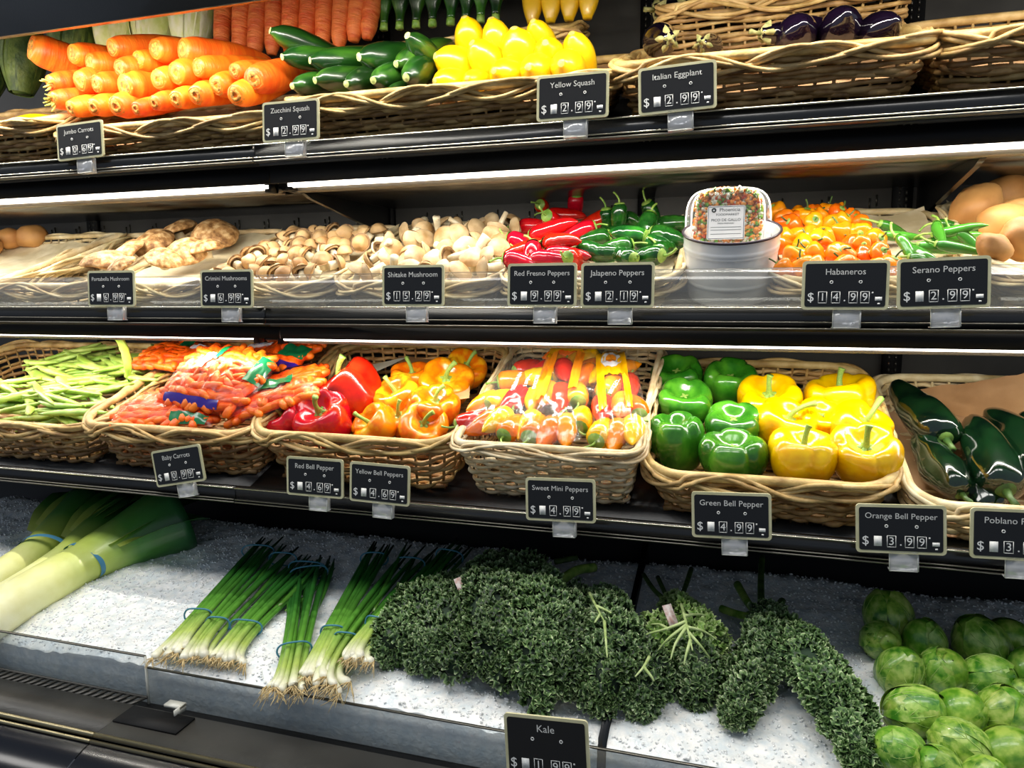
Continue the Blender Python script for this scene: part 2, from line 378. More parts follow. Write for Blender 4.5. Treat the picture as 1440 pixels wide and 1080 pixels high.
for a, b in ((XL, jx-.001), (jx+.001, XR)):
    wl('ledge', MB().box(((a+b)/2, .789, H-.652), (b-a, .072, .008)), mLedge)
    wl('bumper_top_bead', MB().tube([(x, .750, H-.650) for x in (a, b)], .004, 8), mat('gold_bead', '#8f866b', rough=.28, metal=.9))
    wl('bumper_top_bead', MB().tube([(x, .742, H-.655) for x in (a, b)], .003, 8), MATS['gold_bead'])
    G = [(y, z) for y, z in ((.746, -.656), (.72, -.662), (.69, -.676), (.665, -.70), (.65, -.74), (.65, -.9), (.66, -1.2))]
    bm_ = MB().surf(np.array([[(x, y, H+z) for x in (a, b)] for y, z in smooth_prof(G, 4)]))
    o = wl('bumper', bm_, mat('bumper_black', '#04060e', rough=.16, coat=0, spec=.35, bump=.02, bscale=40)); o.data.polygons.foreach_set('use_smooth', [True]*len(o.data.polygons))
sm_ = MB().box((0, 0, 0), (.0065, .022, .003), [[1, .45, 0], [0, 1, 0], [0, 0, 1]]).mesh('slat', mLedge, False)
for x in np.arange(-1.42, jx-.008, .0150): link('slat', sm_, well, inv@Matrix.Translation((x, .836, H-.650)))
wl('grille_edge', MB().box(((XL+jx)/2, .8495, H-.650), (jx-XL, .003, .004)), mLedge)
wl('drip_channel', MB().box(((XL+XR)/2, .842, H-.668), (XR-XL, .036, .004)), mBlackM)
wl('blank_plate', MB().box((cx(222, 990, .81), .80, H-.6465), (.115, .040, .003)), mBlackM)
# clear front guards
xa = cx(206, 930, .86)
g = link('ice_guard', MB().box(((XL+xa)/2, .858, H-.634), (xa-XL, .003, .098)).mesh('ice_guard', mAcrI, False)); tag(g, 'taller clear plastic guard in front of the ice at bottom left', 'guard')
link('edge', MB().box(((XL+xa)/2, .858, H-.5848), (xa-XL, .004, .002)).mesh('edge', mTrim, False), g); link('edge', MB().box((xa, .858, H-.634), (.002, .004, .098)).mesh('edge', mEdge, False), g)
g = link('ice_guard', MB().box(((xa+XR)/2+.002, .858, H-.640), (XR-xa-.004, .003, .074)).mesh('ice_guard', mAcrI, False)); tag(g, 'long low clear plastic guard holding back the ice below scallions and kale', 'guard')
link('edge', MB().box(((xa+XR)/2+.002, .858, H-.6032), (XR-xa-.004, .004, .002)).mesh('edge', mTrim, False), g)
for px, py in ((245, 992),):
    P = at(px, py, .83); tag(link('plastic_clip', MB().box((P.x, .832, P.z), (.030, .014, .004)).box((P.x+.014, .826, P.z-.003), (.002, .024, .012)).mesh('plastic_clip', mEdge, False)), 'small empty clear sign clip on the ledge below the scallions', 'clip')
#@@BASKETS
# ------------------------------------------------------------------ baskets
def wick(name, a, b, c): return mat(name, a, b, c, rough=.5, scale=26, stretch=(1, 1, 1), bump=.35, bscale=140, rnd=.22, hue=.008, lo=.3, hi=.72)
WT = wick('wicker_tan', '#6e4f2a', '#cfae74', '#a5814c'); WH = wick('wicker_honey', '#7c5528', '#d9b679', '#b08750'); WP = wick('wicker_pale', '#b89c6c', '#f6e8c6', '#dcc698')
WR = wick('wicker_rim', '#94713c', '#e0c48a', '#c5a264')
class Basket: pass
def loop_path(w, d, r, n):
    """rounded rectangle path, centre x, y from 0..d; even spacing"""
    segs = []; r = min(r, w/2-.001, d/2-.001)
    L = 2*(w-2*r)+2*(d-2*r)+2*pi*r; out = []; nor = []
    for i in range(n):
        s = (i/n)*L; parts = [(w-2*r, 0), (pi*r/2, 1), (d-2*r, 2), (pi*r/2, 3), (w-2*r, 4), (pi*r/2, 5), (d-2*r, 6), (pi*r/2, 7)]
        for ln, k in parts:
            if s <= ln: break
            s -= ln
        if k == 0: p = (-w/2+r+s, 0); q = (0, -1)
        elif k == 2: p = (w/2, r+s); q = (1, 0)
        elif k == 4: p = (w/2-r-s, d); q = (0, 1)
        elif k == 6: p = (-w/2, d-r-s); q = (-1, 0)
        else:
            c, a0 = {1: ((w/2-r, r), -pi/2), 3: ((w/2-r, d-r), 0), 5: ((-w/2+r, d-r), pi/2), 7: ((-w/2+r, r), pi)}[k]
            a = a0+s/r; p = (c[0]+r*cos(a), c[1]+r*sin(a)); q = (cos(a), sin(a))
        out.append(p); nor.append(q)
    return np.array(out), np.array(nor), L
def deck_z(Y, which):
    Yf, zb = {'t': (1.10, .210), 'm': (1.08, -.068), 'l': (1.04, -.383)}[which]
    return H+zb+.008+(Y-Yf-.012)*tan(TILT)
def basket(pl, pr, py, Yf, d, which, label, m, rows=7, cr=.06, rod=.0043, paper=None, level=-.045, stak=.028, yaw=0., braid=.011, taper=.86, group=None, papercol=None, hback=0.):
    A = at(pl, py, Yf); Bp = at(pr, py+(pr-pl)*(py-430)/2600, Yf); w = Bp.x-A.x
    O = Vector(((A.x+Bp.x)/2, Yf, (A.z+Bp.z)/2)); hb = (O.z-deck_z(Yf, which))*cos(TILT)
    b = Basket(); b.w, b.d, b.h, b.O, b.which = w, d, hb, O, which
    b.mw = Matrix.Translation(O)@Matrix.Rotation(yaw, 4, 'Z')@FR.to_4x4(); b.R = b.mw.to_3x3()
    e = empty('wicker_basket', O, label, 'basket', group, mw=b.mw); b.e = e
    per = 2*(w+d); ns = max(12, int(round(per/stak/2))*2); n = ns*6
    for k in range(rows):
        f = (k+.5)/rows; h = -hb+.004+f*(hb-.010); tp = taper+(1-taper)*f
        P, Nn, L = loop_path(w*tp, d*tp, cr*tp, n); P[:, 1] += d*(1-tp)/2*(.6)
        ph = np.arange(n)/n*ns*pi+(k % 2)*pi
        off = np.sin(ph)*rod*.85
        z = h+(RNG.normal(0, .0007, n)).cumsum()*.15*0+np.sin(np.arange(n)/n*2*pi*3+k*2.1)*.0018+np.sin(np.arange(n)/n*2*pi*11+k*1.3)*.0009
        Q = np.column_stack([P+Nn*off[:, None], z])
        R = rod*(1+.18*np.sin(np.arange(n)/n*2*pi*7+k*1.7))
        mb = MB().tube(Q, R, 6, closed=True, ref=(0, 0, 1)); link('woven_strand', mb.mesh('woven_strand', m), e)
    st = MB(); P1, N1, _ = loop_path(w, d, cr, ns); P0, N0, _ = loop_path(w*taper, d*taper, cr*taper, ns); P0[:, 1] += d*(1-taper)*.3
    for i in range(ns):
        st.tube([(P0[i][0], P0[i][1], -hb+.002), (P1[i][0], P1[i][1], 0)], rod*.6, 5)
    link('stakes', st.mesh('stakes', m), e, kind='stuff')
    P, Nn, L = loop_path(w+.004, d+.004, cr, 120)
    P[:, 1] -= .002
    sy = np.sin(np.arange(120)/120*2*pi*2+.8)*.002
    link('rim_rod', MB().tube(np.column_stack([P, sy+.001]), rod*1.75, 8, closed=True, ref=(0, 0, 1)).mesh('rim_rod', WR if m is not WP else m), e)
    nb = max(4, int(round(L/.30))); t = np.arange(240)/240; P, Nn, L = loop_path(w+.004, d+.004, cr, 240); P[:, 1] -= .002
    for q in range(4):
        a = t*2*pi*nb+(q//2)*pi+(q % 2)*.28
        off = .0085+.004*np.cos(a*2+q)
        z = -braid*.55+(braid+.002)*np.sin(a+.5*np.sin(a*.37+q))*(1+.18*np.sin(t*2*pi*3+q*2))
        off = np.where(z > 0, off*.75, off)
        link('braid_strand', MB().tube(np.column_stack([P+Nn*off[:, None], z]), rod*.82, 6, closed=True, ref=(0, 0, 1)).mesh('braid_strand', WR if m is not WP else m), e)
    nn, mm = 26, 18; base = MB(); U, Vv = np.meshgrid(np.linspace(-1, 1, nn), np.linspace(0, 1, mm))
    # woven base
    nr = int(d*.9/.0105)
    for i in range(nr):
        y = d*(.05+.88*(i+.5)/nr); xx = np.linspace(-w*.5*taper*.97, w*.5*taper*.97, 24); base.tube(np.column_stack([xx, 0*xx+y, -hb+.004+.0025*np.sin(xx*90+i*pi)]), .0045, 5)
    link('base', base.mesh('base', m), e, kind='stuff')
    if paper is not None:
        lv = max(level, -hb+.008)
        Z = lv+nvec(np.stack([U*w*6, Vv*d*12, 0*U], -1), 1.6, .010, paper)+(np.abs(U)**6)*.012+(Vv**8)*.02+hback*Vv**2
        pc = papercol or mat('liner_paper', '#8d6a45', '#b8926a', rough=.7, scale=12, bump=.3, bscale=40)
        pm = MB().surf(np.stack([U*(w*.5-.009), .008+(d-.016)*Vv, Z], -1)); link('paper_liner', pm.mesh('paper_liner', pc), e)
    return b
def bpt(b, px, py, h): return on(px, py, b.O+EZ*h, EZ)
def bl(b, u, v, h): return b.mw@Vector(((u-.5)*b.w, v*b.d, h))
NB = []
bk = {}
D = 'wicker basket '
bk['t0'] = basket(-230, 66, 196, 1.13, .30, 't', 'tan wicker basket at far left of the top shelf holding pale squash', WT, 10, .05, paper=1, level=-.02)
bk['t1'] = basket(72, 388, 190, 1.13, .33, 't', 'tan wicker basket piled with jumbo carrots on the top shelf', WT, 10, .05, paper=1, level=-.03)
bk['t2'] = basket(398, 858, 150, 1.13, .33, 't', 'long tan wicker basket of zucchini and yellow squash on the top shelf', WT, 10, .05, paper=1, level=-.03)
bk['t3'] = basket(862, 1322, 104, 1.13, .33, 't', 'long tan wicker basket with dark eggplants on the top shelf', WT, 10, .05, paper=1, level=-.05)
bk['t4'] = basket(1335, 1640, 62, 1.13, .33, 't', 'tan wicker basket at far right of the top shelf', WT, 10, .05, paper=1, level=-.05)
LI = mat('cream_liner', '#c9b890', '#ece0c0', rough=.7, scale=20, bump=.3, bscale=60)
bk['m0'] = basket(-190, 8, 404, 1.115, .36, 'm', 'pale wicker basket at far left of the middle shelf holding potatoes', WP, 6, .05, rod=.0036, paper=2, level=-.03, papercol=LI)
bk['m1'] = basket(-20, 118, 404, 1.115, .36, 'm', 'empty pale wicker basket at left of the middle shelf', WP, 7, .04, rod=.0036)
bk['m2'] = basket(130, 262, 404, 1.115, .36, 'm', 'pale wicker basket of large portabella caps on the middle shelf', WP, 6, .04, rod=.0036, paper=2, level=-.02, papercol=LI)
bk['m3'] = basket(278, 456, 403, 1.115, .36, 'm', 'pale wicker basket of small crimini mushrooms on the middle shelf', WP, 6, .05, rod=.0036, paper=2, level=-.02, papercol=LI)
bk['m4'] = basket(468, 690, 402, 1.115, .37, 'm', 'pale wicker basket of shiitake mushrooms on the middle shelf', WP, 6, .05, rod=.0036, paper=2, level=-.02, papercol=LI)
bk['m5'] = basket(704, 948, 400, 1.115, .36, 'm', 'pale wicker basket shared by red and green chillies', WP, 6, .05, rod=.0036, paper=2, level=-.02, papercol=LI)
bk['m6'] = basket(1092, 1388, 398, 1.115, .36, 'm', 'pale wicker basket shared by habaneros and serrano peppers', WP, 6, .05, rod=.0036, paper=2, level=-.02, papercol=LI)
bk['m7'] = basket(1408, 1700, 384, 1.115, .36, 'm', 'pale wicker basket of potatoes at right of the middle shelf', WP, 6, .05, rod=.0036, paper=2, level=-.02, papercol=LI)
bk['l1'] = basket(-190, 124, 584, 1.06, .37, 'l', 'tan wicker basket full of flat green beans', WT, 7, .06)
bk['l2'] = basket(108, 352, 597, 1.06, .37, 'l', 'tan wicker basket of bagged baby carrots', WT, 7, .06)
bk['l3'] = basket(346, 632, 608, 1.06, .38, 'l', 'tan wicker basket of red and orange bell peppers', WH, 7, .06)
bk['l4'] = basket(640, 894, 622, 1.06, .38, 'l', 'pale wicker basket of bagged sweet mini peppers', WP, 11, .02, rod=.0034, stak=.022, braid=.006)
bk['l5'] = basket(903, 1268, 662, 1.06, .38, 'l', 'large honey wicker basket of green and yellow bell peppers', WH, 8, .065)
bk['l6'] = basket(1290, 1640, 704, 1.06, .38, 'l', 'pale wicker basket of dark poblano peppers at lower right', WP, 7, .05, paper=3, level=-.08)
#@@PRODUCE
# ------------------------------------------------------------------ produce templates
def T(name, cat, body, m, parts=()): return (name, cat, body.mesh(name, m), [(n, mb.mesh(n, mm)) for n, mb, mm in parts])
mStem = mat('green_stem', '#5f8a2a', '#9dbb58', rough=.45, scale=60, bump=.3)
mStemD = mat('dark_stem', '#2c4a1c', '#56752e', rough=.5, scale=60, bump=.3)
def pm(n, a, b, c=None, rough=.2, coat=.4, **k): return mat(n, a, b, c, rough=rough, coat=coat, scale=k.pop('scale', 2.2), bump=k.pop('bump', .04), bscale=k.pop('bscale', 60), rnd=k.pop('rnd', .08), hue=k.pop('hue', .006), **k)
BELLP = smooth_prof([(0, .74), (.16, .73), (.34, .80), (.60, .97), (.84, .95), (.99, .78), (1.0, .5), (.93, .24), (.78, .07), (.55, .0), (.3, .05), (.0, .1)], 2)
def bell(m, stem=True, ph=0., lobes=4, hgt=1., bend=.35, seed=0):
    """bell pepper of radius 1 in local units, top +Z"""
    p = BELLP.copy(); p[:, 1] *= hgt*1.45
    G = lathe(p, 40, lobes, .15, .12, ph); rr = random.Random(seed)
    G[..., 0] *= 1+.06*rr.uniform(-1, 1); G += (nvec(G, 1.1, .09, seed))[..., None]*np.array([1, 1, .6])
    G[..., 2] -= p[:, 1].max()/2
    body = MB().surf(G, wrap=True)
    zt = G[0, 0, 2]
    parts = []
    if stem:
        cal = MB(); th = np.arange(20)*2*pi/20; R = .22+.08*np.cos(5*th)
        C = np.array([[(r*R[i]*cos(th[i]), r*R[i]*sin(th[i]), zt+.05-.03*r+.02*(r > .9)*-2) for i in range(20)] for r in (0.01, .6, 1.)])
        cal.surf(C, wrap=True); b2 = bend
        P = [(0, 0, zt-.02), (0.01, 0, zt+.16), (.04*b2*3, .02, zt+.34), (.12*b2*3, .06, zt+.52), (.22*b2*3, .08, zt+.64)]
        st = MB().tube(smooth_prof(P, 3), np.array([.16, .12, .10, .09, .085, .08, .08, .08, .08, .085, .09, .10, .11]), 8)
        parts = [('calyx', cal, mStem), ('stem', st, mStem)]
    else:
        cal = MB(); th = np.arange(16)*2*pi/16
        C = np.array([[(r*(.12+.06*cos(4*a))*cos(a), r*(.12+.06*cos(4*a))*sin(a), zt+.03-.02*r) for a in th] for r in (0.01, 1.)]); cal.surf(C, wrap=True)
        parts = [('blossom_scar', cal, mat('pale_scar', '#7f9a45', rough=.6))]
    return T('bell_pepper', 'pepper', body, m, parts)
mRed = pm('pepper_red', '#b00806', '#e0200c'); mOrg = pm('pepper_orange', '#f08a08', '#f7b21a', '#ee6a08', scale=1.4); mYel = pm('pepper_yellow', '#eaa800', '#f6c600', rough=.2)
mGrn = pm('pepper_green', '#1c5a10', '#4c8f22', '#327418', scale=1.2)
mRedO = pm('pepper_red_orange', '#d2280a', '#e84a10', '#c41008', scale=1.5)
def place_bell(b, T_, px, py, rpx, d, roll, label, group, h=.0, hs=1.):
    P = bpt(b, px, py, h); s = rpx/FPX*depth(P)
    return inst(T_, orient(P, d, roll, (s, s, s*hs)), label, group)
UP = EZ*.9+Vector((0, -.35, .2))
# --- red and orange bell peppers
b = bk['l3']; gR = 'red bell peppers in the lower basket'; gO = 'orange bell peppers in the lower basket'
place_bell(b, bell(mRed, True, .3, 4, 1.05, .9, 3), 494, 553, 46, (-.55, -.25, .75), 1.2, 'large red bell pepper with a long curved stem, at the back of its basket', gR, .0)
place_bell(b, bell(mRedO, True, .0, 4, .95, .3, 5), 457, 588, 43, (-.1, -.75, .75), .4, 'red orange bell pepper at the front middle of the basket', gR, -.014)
place_bell(b, bell(mRed, True, .9, 3, .9, .3, 8), 404, 590, 32, (-.3, -.6, .7), 2.2, 'small glossy red bell pepper at the front left basket corner', gR, -.016)
place_bell(b, bell(mRed, False, .5, 4, .9, .3, 9), 421, 563, 26, (-.1, -.7, .7), .9, 'red bell pepper half hidden behind the front left one', gR, -.03)
for i, (x, y, r, d, rl, l) in enumerate(((653, 520, 29, (.5, -.4, .7), 0.4, 'orange bell pepper at the back right corner of the basket'),
    (580, 534, 30, (.1, -.3, .9), 2.0, 'orange bell pepper at the back of the basket beside the paper'),
    (627, 540, 36, (.3, -.6, .8), .3, 'large golden orange bell pepper behind the front ones'),
    (561, 560, 33, (-.2, -.5, .8), 2.5, 'golden bell pepper touching the large red one'),
    (612, 572, 33, (.2, -.4, .8), .2, 'golden bell pepper with upright stem at the right side of the basket'),
    (528, 600, 32, (-.5, -.6, .6), 2.9, 'orange bell pepper at the front, touching the red orange one'),
    (563, 588, 29, (.1, -.7, .7), 1.0, 'golden bell pepper wedged between the two front orange ones'),
    (596, 600, 33, (.35, -.7, .6), .2, 'orange bell pepper at the front right of the basket'))):
    place_bell(b, bell(mOrg, True, i*.7, 4 if i % 3 else 3, .88, .6, 20+i), x, y, r*1.05, d, rl, l, gO, -.012 if y < 585 else -.03)
# --- green and yellow bell peppers
b = bk['l5']; gG = 'green bell peppers in the lower basket'; gY = 'yellow bell peppers in the lower basket'
for i, (x, y, r, d, hs, h, l) in enumerate(((953, 532, 37, (-.1, -.5, .9), 1., .0, 'green bell pepper at the back left corner of its basket'),
    (1027, 540, 37, (.05, -.45, .9), 1.05, .0, 'green bell pepper at the back, left of the yellow ones'),
    (962, 567, 38, (.05, -.5, .9), 1.0, .008, 'green bell pepper half hidden behind the tall one'),
    (952, 622, 41, (0, -.12, 1), 1.32, -.008, 'tall dark green bell pepper at the front left of the basket'),
    (1031, 601, 40, (0, -.4, .9), 1., .004, 'green bell pepper in the second row, touching a yellow one'),
    (1031, 642, 46, (0, -.25, 1), .95, .0, 'blocky green bell pepper at the front middle of the basket'))):
    place_bell(b, bell(mGrn, False, .5+i*.4, 4, .95, .3, 40+i), x, y, r, d, i, l, gG, h, hs)
for i, (x, y, r, d, rl, h, st, l) in enumerate(((1082, 566, 45, (-.1, -.5, .9), .5, .0, True, 'yellow bell pepper with a hollow calyx beside the back green one'),
    (1181, 562, 46, (-.1, -.1, .9), .5, .0, True, 'yellow bell pepper at the back right of the basket'),
    (1104, 600, 44, (.3, -.4, .9), -.3, .0, True, 'yellow bell pepper in the middle row with a long bent stem'),
    (1153, 592, 34, (.1, -.5, .9), .5, .0, False, 'small yellow bell pepper filling the gap in the centre'),
    (1208, 604, 44, (.4, -.4, .8), .4, .0, True, 'yellow bell pepper in the second row by the right rim'),
    (1127, 642, 48, (.1, -.2, 1), -.2, .004, True, 'big yellow bell pepper at the front with upright stem'),
    (1215, 642, 50, (.0, -.4, .9), .6, .004, True, 'largest yellow bell pepper at the front right corner'))):
    place_bell(b, bell(mYel, st, .2+i*.6, 4, .92, 1.0 if i in (2, 4) else .15, 60+i), x, y, r, d, rl, l, gY, h)
# white fruit stickers
def sticker(P, s, d, label): 
    mb = MB(); th = np.arange(16)*2*pi/16; mb.surf(np.array([[(r*cos(a)*s, r*sin(a)*s, -.08*r*r*s) for a in th] for r in (.01, .6, 1)]), wrap=True)
    tag(link('fruit_sticker', mb.mesh('fruit_sticker', mat('sticker_white', '#e8e6e0', '#b9c0b0', rough=.3, scale=240)), None, orient(P, d)), label, 'sticker')
# --- sticks: carrots, zucchini, squash, eggplant
def stick(name, cat, m, L, R, prof, parts=(), n=16, bend=.0, k=14, amp=.0, seed=0, segs=3):
    t = np.linspace(0, 1, (len(prof)-1)*segs+1); pr = smooth_prof(np.column_stack([prof, prof]), segs)[:, 0]
    z = t*L; x = bend*(np.sin(t*pi/2))**2*L; P = np.column_stack([x, 0*t, z]); pr = np.clip(pr, .02, 2)
    R_ = R*pr*(1+amp*np.sin(t*23+seed)*np.sin(t*9+seed))
    mb = MB().tube(P, R_, n, ref=(0, 1, 0), t=t); return T(name, cat, mb, m, parts)
mCar = mat('carrot_orange', '#e8590c', '#f5831f', rough=.42, scale=16, stretch=(1, 1, 4), bump=.3, bscale=70, rnd=.10, hue=.008, spec=.4)
mScar = mat('carrot_scar', '#7a5416', '#d8993a', rough=.7, scale=260, bump=.6, bscale=300)
mTuft = mat('carrot_tuft', '#8a9a34', '#c9b45a', rough=.7, scale=160)
def carrot(seed, tuft=False):
    rr = random.Random(seed); R = .020; L = .20
    sc = MB()
    for r_, z in ((.42, .0002), (.24, -.0012)):
        th = np.arange(14)*2*pi/14; 
    sc.surf(np.array([[(r*R*(1+.1*sin(3*a+seed))*cos(a), r*R*(1+.1*sin(3*a+seed))*sin(a), z) for a in np.arange(14)*2*pi/14] for r, z in ((.01, .0012), (.14, .0010), (.22, -.0020), (.40, -.0016), (.52, .0016), (.60, -.0004), (.67, .0015))]), wrap=True)
    parts = [('stem_scar', sc, mScar)]
    if tuft:
        tf = MB()
        for q in range(9):
            a = rr.uniform(0, 2*pi); u = rr.uniform(.2, .5)*R; tf.tube([(u*cos(a), u*sin(a), 0), (1.5*u*cos(a), 1.5*u*sin(a), -.006), (1.9*u*cos(a), 1.9*u*sin(a), -rr.uniform(.009, .014))], (.0016, .0018, .001), 5)
        parts.append(('leaf_stubs', tf, mTuft))
    return stick('carrot', 'carrot', mCar, L, R, [.68, .89, .97, .98, 1, 1, .98, .94, .88, .8, .72, .6, .45, .12], parts, 16, .06*rr.uniform(-1, 1), amp=.012, seed=seed)
CARS = [carrot(i) for i in range(4)]+[carrot(9, True)]
b = bk['t1']
rowsC = {'top': [(43, 66, 23, (.75, 1, -.35), 0), (102, 76, 18, (.35, 1, .0), 0), (126, 88, 18, (.55, 1, -.05), 0), (157, 67, 17, (.5, 1, .1), 0), (193, 84, 17, (.35, 1, -.05), 0), (218, 69, 19, (.35, 1, .0), 0), (257, 69, 21, (.6, 1, -.15), 0)],
 'upper middle': [(112, 114, 19, (.25, 1, .1), 0), (135, 118, 17, (.4, 1, .1), 0), (168, 96, 17, (.3, 1, .1), 0), (175, 121, 22, (.35, 1, .05), 0), (222, 112, 19, (.2, 1, .1), 0), (247, 103, 21, (.3, 1, .1), 0), (278, 95, 18, (.5, 1, .0), 0), (304, 120, 19, (.2, 1, .1), 0), (330, 100, 15, (.2, 1, .1), 0), (356, 112, 22, (.1, 1, .15), 0)],
 'bottom': [(70, 117, 15, (.5, 1, .15), 1), (74, 141, 16, (.5, 1, .15), 1), (99, 153, 15, (.45, 1, .2), 0), (131, 151, 16, (.2, 1, .2), 0), (163, 150, 19, (.15, 1, .2), 0), (191, 153, 13, (.3, 1, .2), 0), (217, 145, 14, (.25, 1, .2), 0), (247, 140, 16, (.1, 1, .2), 0), (275, 134, 18, (.1, 1, .2), 0), (331, 134, 19, (.1, 1, .2), 0)]}
for rn, L_ in rowsC.items():
    for i, (x, y, r, d, tf) in enumerate(L_):
        Y = {'top': 1.185, 'upper middle': 1.165, 'bottom': 1.15}[rn]; P = at(x, y, Y); s = r/FPX*depth(P)/.0195
        dd = Vector(d); dd.x *= .62; dd.z += .16; 
        inst(CARS[4] if tf else CARS[i % 4], orient(P, dd, i*1.3, (s, s, 1.0)), f'orange jumbo carrot, cut end forward, {ORD[i]} from the left in the {rn} row', 'jumbo carrots in the top basket')
mZuc = mat('zucchini_green', '#0d280b', '#3c6c1c', '#173f10', rough=.28, scale=12, stretch=(3, 3, .5), bump=.05, coat=.4, rnd=.12, hue=.01)
mZend = mat('zucchini_end', '#a7b96a', '#c9cf8c', rough=.6, scale=200)
def cap_disc(R, z=-.0006, m=None, n=12): 
    return MB().surf(np.array([[(r*R*cos(a), r*R*sin(a), z-(.0015*(1-r))) for a in np.arange(n)*2*pi/n] for r in (.01, .6, 1)]), wrap=True)
ZUC = [stick('zucchini', 'zucchini', mZuc, .17, .019, [.25, .68, .9, 1, 1.02, 1, .97, .93, .88, .8, .65, .5], [('blossom_scar', cap_disc(.0052), mZend)], 16, bn, amp=.01) for bn in (.05, -.08, .1)]
zs = [(380, 43, 18, (.8, 1, -.45), 'top'), (397, 80, 17, (.5, 1, .05), 'top'), (436, 85, 18, (.7, 1, -.1), 'top'), (505, 80, 21, (.5, 1, .0), 'top'), (557, 90, 18, (.35, 1, .2), 'top'), (573, 50, 19, (.25, 1, -.45), 'top'),
      (411, 121, 17, (.3, 1, .1), 'bottom'), (443, 113, 18, (.5, 1, .1), 'bottom'), (487, 118, 18, (.2, 1, .1), 'bottom'), (525, 113, 19, (.15, 1, .15), 'bottom'), (571, 109, 21, (.1, 1, .2), 'bottom'), (546, 132, 14, (.1, 1, .2), 'bottom')]
cnt = {}
for i, (x, y, r, d, rn) in enumerate(zs):
    P = at(x, y, 1.18 if rn == 'top' else 1.155); s = r/FPX*depth(P)/.019; cnt[rn] = cnt.get(rn, -1)+1
    inst(ZUC[i % 3], orient(P, Vector(d)+Vector((0, 0, .2)), i, (s, s, 1.0)), f'dark green zucchini, {ORD[cnt[rn]]} from the left in the {rn} row of its basket', 'zucchini in the top basket')
mSq = mat('squash_yellow', '#eebc04', '#fbd214', rough=.28, scale=10, bump=.05, coat=.35, rnd=.05)
SQ = [stick('yellow_squash', 'squash', mSq, .155, .023, [.22, .66, .9, 1.02, 1.05, 1.0, .9, .78, .64, .54, .48, .42], [('blossom_scar', cap_disc(.0048), mat('squash_end', '#b9a04a', '#d8c268', rough=.6, scale=200))], 18, bn, amp=.008) for bn in (.03, -.05, .08)]
ys = {'top': [(650, 28, 23, (.05, 1, -1.0)), (688, 30, 22, (.1, 1, -1.1)), (748, 32, 20, (.1, 1, -.6)), (803, 50, 23, (.1, 1, -.7))],
 'middle': [(614, 77, 25, (.9, 1, -.25)), (664, 62, 25, (.45, 1, -.6)), (720, 44, 27, (.0, 1, -1.0)), (764, 60, 23, (-.1, 1, -.2))],
 'bottom': [(612, 110, 22, (.45, 1, .1)), (655, 107, 18, (.1, 1, .1)), (695, 97, 24, (.3, 1, .0)), (742, 91, 25, (.1, 1, .1)), (788, 86, 25, (.05, 1, .1))]}
for rn, L_ in ys.items():
    for i, (x, y, r, d) in enumerate(L_):
        P = at(x, y, {'top': 1.215, 'middle': 1.19, 'bottom': 1.165}[rn]); s = r/FPX*depth(P)/.0235
        dd = Vector(d); inst(SQ[i % 3], orient(P+dd.normalized()*-.012+Vector((0, .02, .0)), dd, i, (s, s, .85)), f'bright yellow squash, {ORD[i]} from the left in the {rn} row', 'yellow squash in the top basket')
mEgg = mat('eggplant_purple', '#060309', '#120819', rough=.1, scale=9, coat=.9, bump=.02, rnd=.1)
mEggC = mat('eggplant_calyx', '#6f7440', '#a69a62', rough=.7, scale=90, bump=.4)
def eggplant():
    cal = MB(); th = np.arange(20)*2*pi/20; R = .016+.006*np.cos(5*th)
    cal.surf(np.array([[(r*R[i]*cos(th[i]), r*R[i]*sin(th[i]), z) for i in range(20)] for r, z in ((.02, -.002), (.5, -.001), (.9, .006), (1.15, .014))]), wrap=True)
    st = MB().tube([(0, 0, 0), (.001, 0, -.010), (.004, 0, -.022)], (.005, .004, .005), 8)
    return stick('eggplant', 'eggplant', mEgg, .15, .031, [.35, .5, .62, .72, .84, .95, 1.02, 1.05, 1.0, .85, .55, .15], [('calyx', cal, mEggC), ('stem', st, mEggC)], 20)
EG = eggplant()
for i, (x, y, r, d, l) in enumerate(((940, 66, 25, (-.3, 1, .3), 'dark eggplant with pale calyx above the left end of the basket'), (988, 72, 20, (.1, 1, .2), 'purple eggplant barely showing over the rim, second from the left'),
     (1078, 58, 23, (.9, .6, .1), 'eggplant lying sideways with a tan calyx, in the middle of the basket'), (1122, 50, 29, (.2, -1, .1), 'shiny round eggplant end, left of the biggest one'),
     (1184, 40, 30, (.1, -1, .25), 'biggest shiny eggplant standing highest in the basket'), (1240, 46, 28, (.5, -1, .1), 'shiny eggplant near the right end of the basket'))):
    P = at(x, y-(11 if x < 1100 else 4), 1.21); s = r/FPX*depth(P)/.0325; dv_ = Vector(d).normalized(); inst(EG, orient(P-dv_*(.10 if d[1] < 0 else .01), dv_, i, (s, s, .9)), l, 'eggplants in the top basket')
# --- back row of the top shelf: mirror reflections built as solid, dimmer produce
bk['r3'] = basket(930, 1290, 22, 1.36, .14, 't', 'mirror-image wicker basket of eggplants standing behind the front eggplant basket', WT, 15, .03, paper=1, level=-.02)
bk['r1'] = basket(480, 800, 80, 1.36, .14, 't', 'mirror-image wicker basket behind the zucchini and squash', WT, 11, .03)
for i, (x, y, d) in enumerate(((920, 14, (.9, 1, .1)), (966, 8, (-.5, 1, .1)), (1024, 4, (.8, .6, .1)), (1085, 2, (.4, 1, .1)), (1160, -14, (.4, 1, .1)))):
    P = at(x, y, 1.41); inst(EG, orient(P, d, i, .95), f'mirror-image eggplant in the back basket of the top shelf, {ORD[i]} from the left', 'mirror-image eggplants in the back basket')
mCarB = mat('carrot_reflection', '#c8501a', '#e07a38', rough=.5, scale=18, stretch=(1, 1, 5), bump=.7, bscale=60, rnd=.12)  # carrot orange dimmed in the colour to read as a mirror reflection
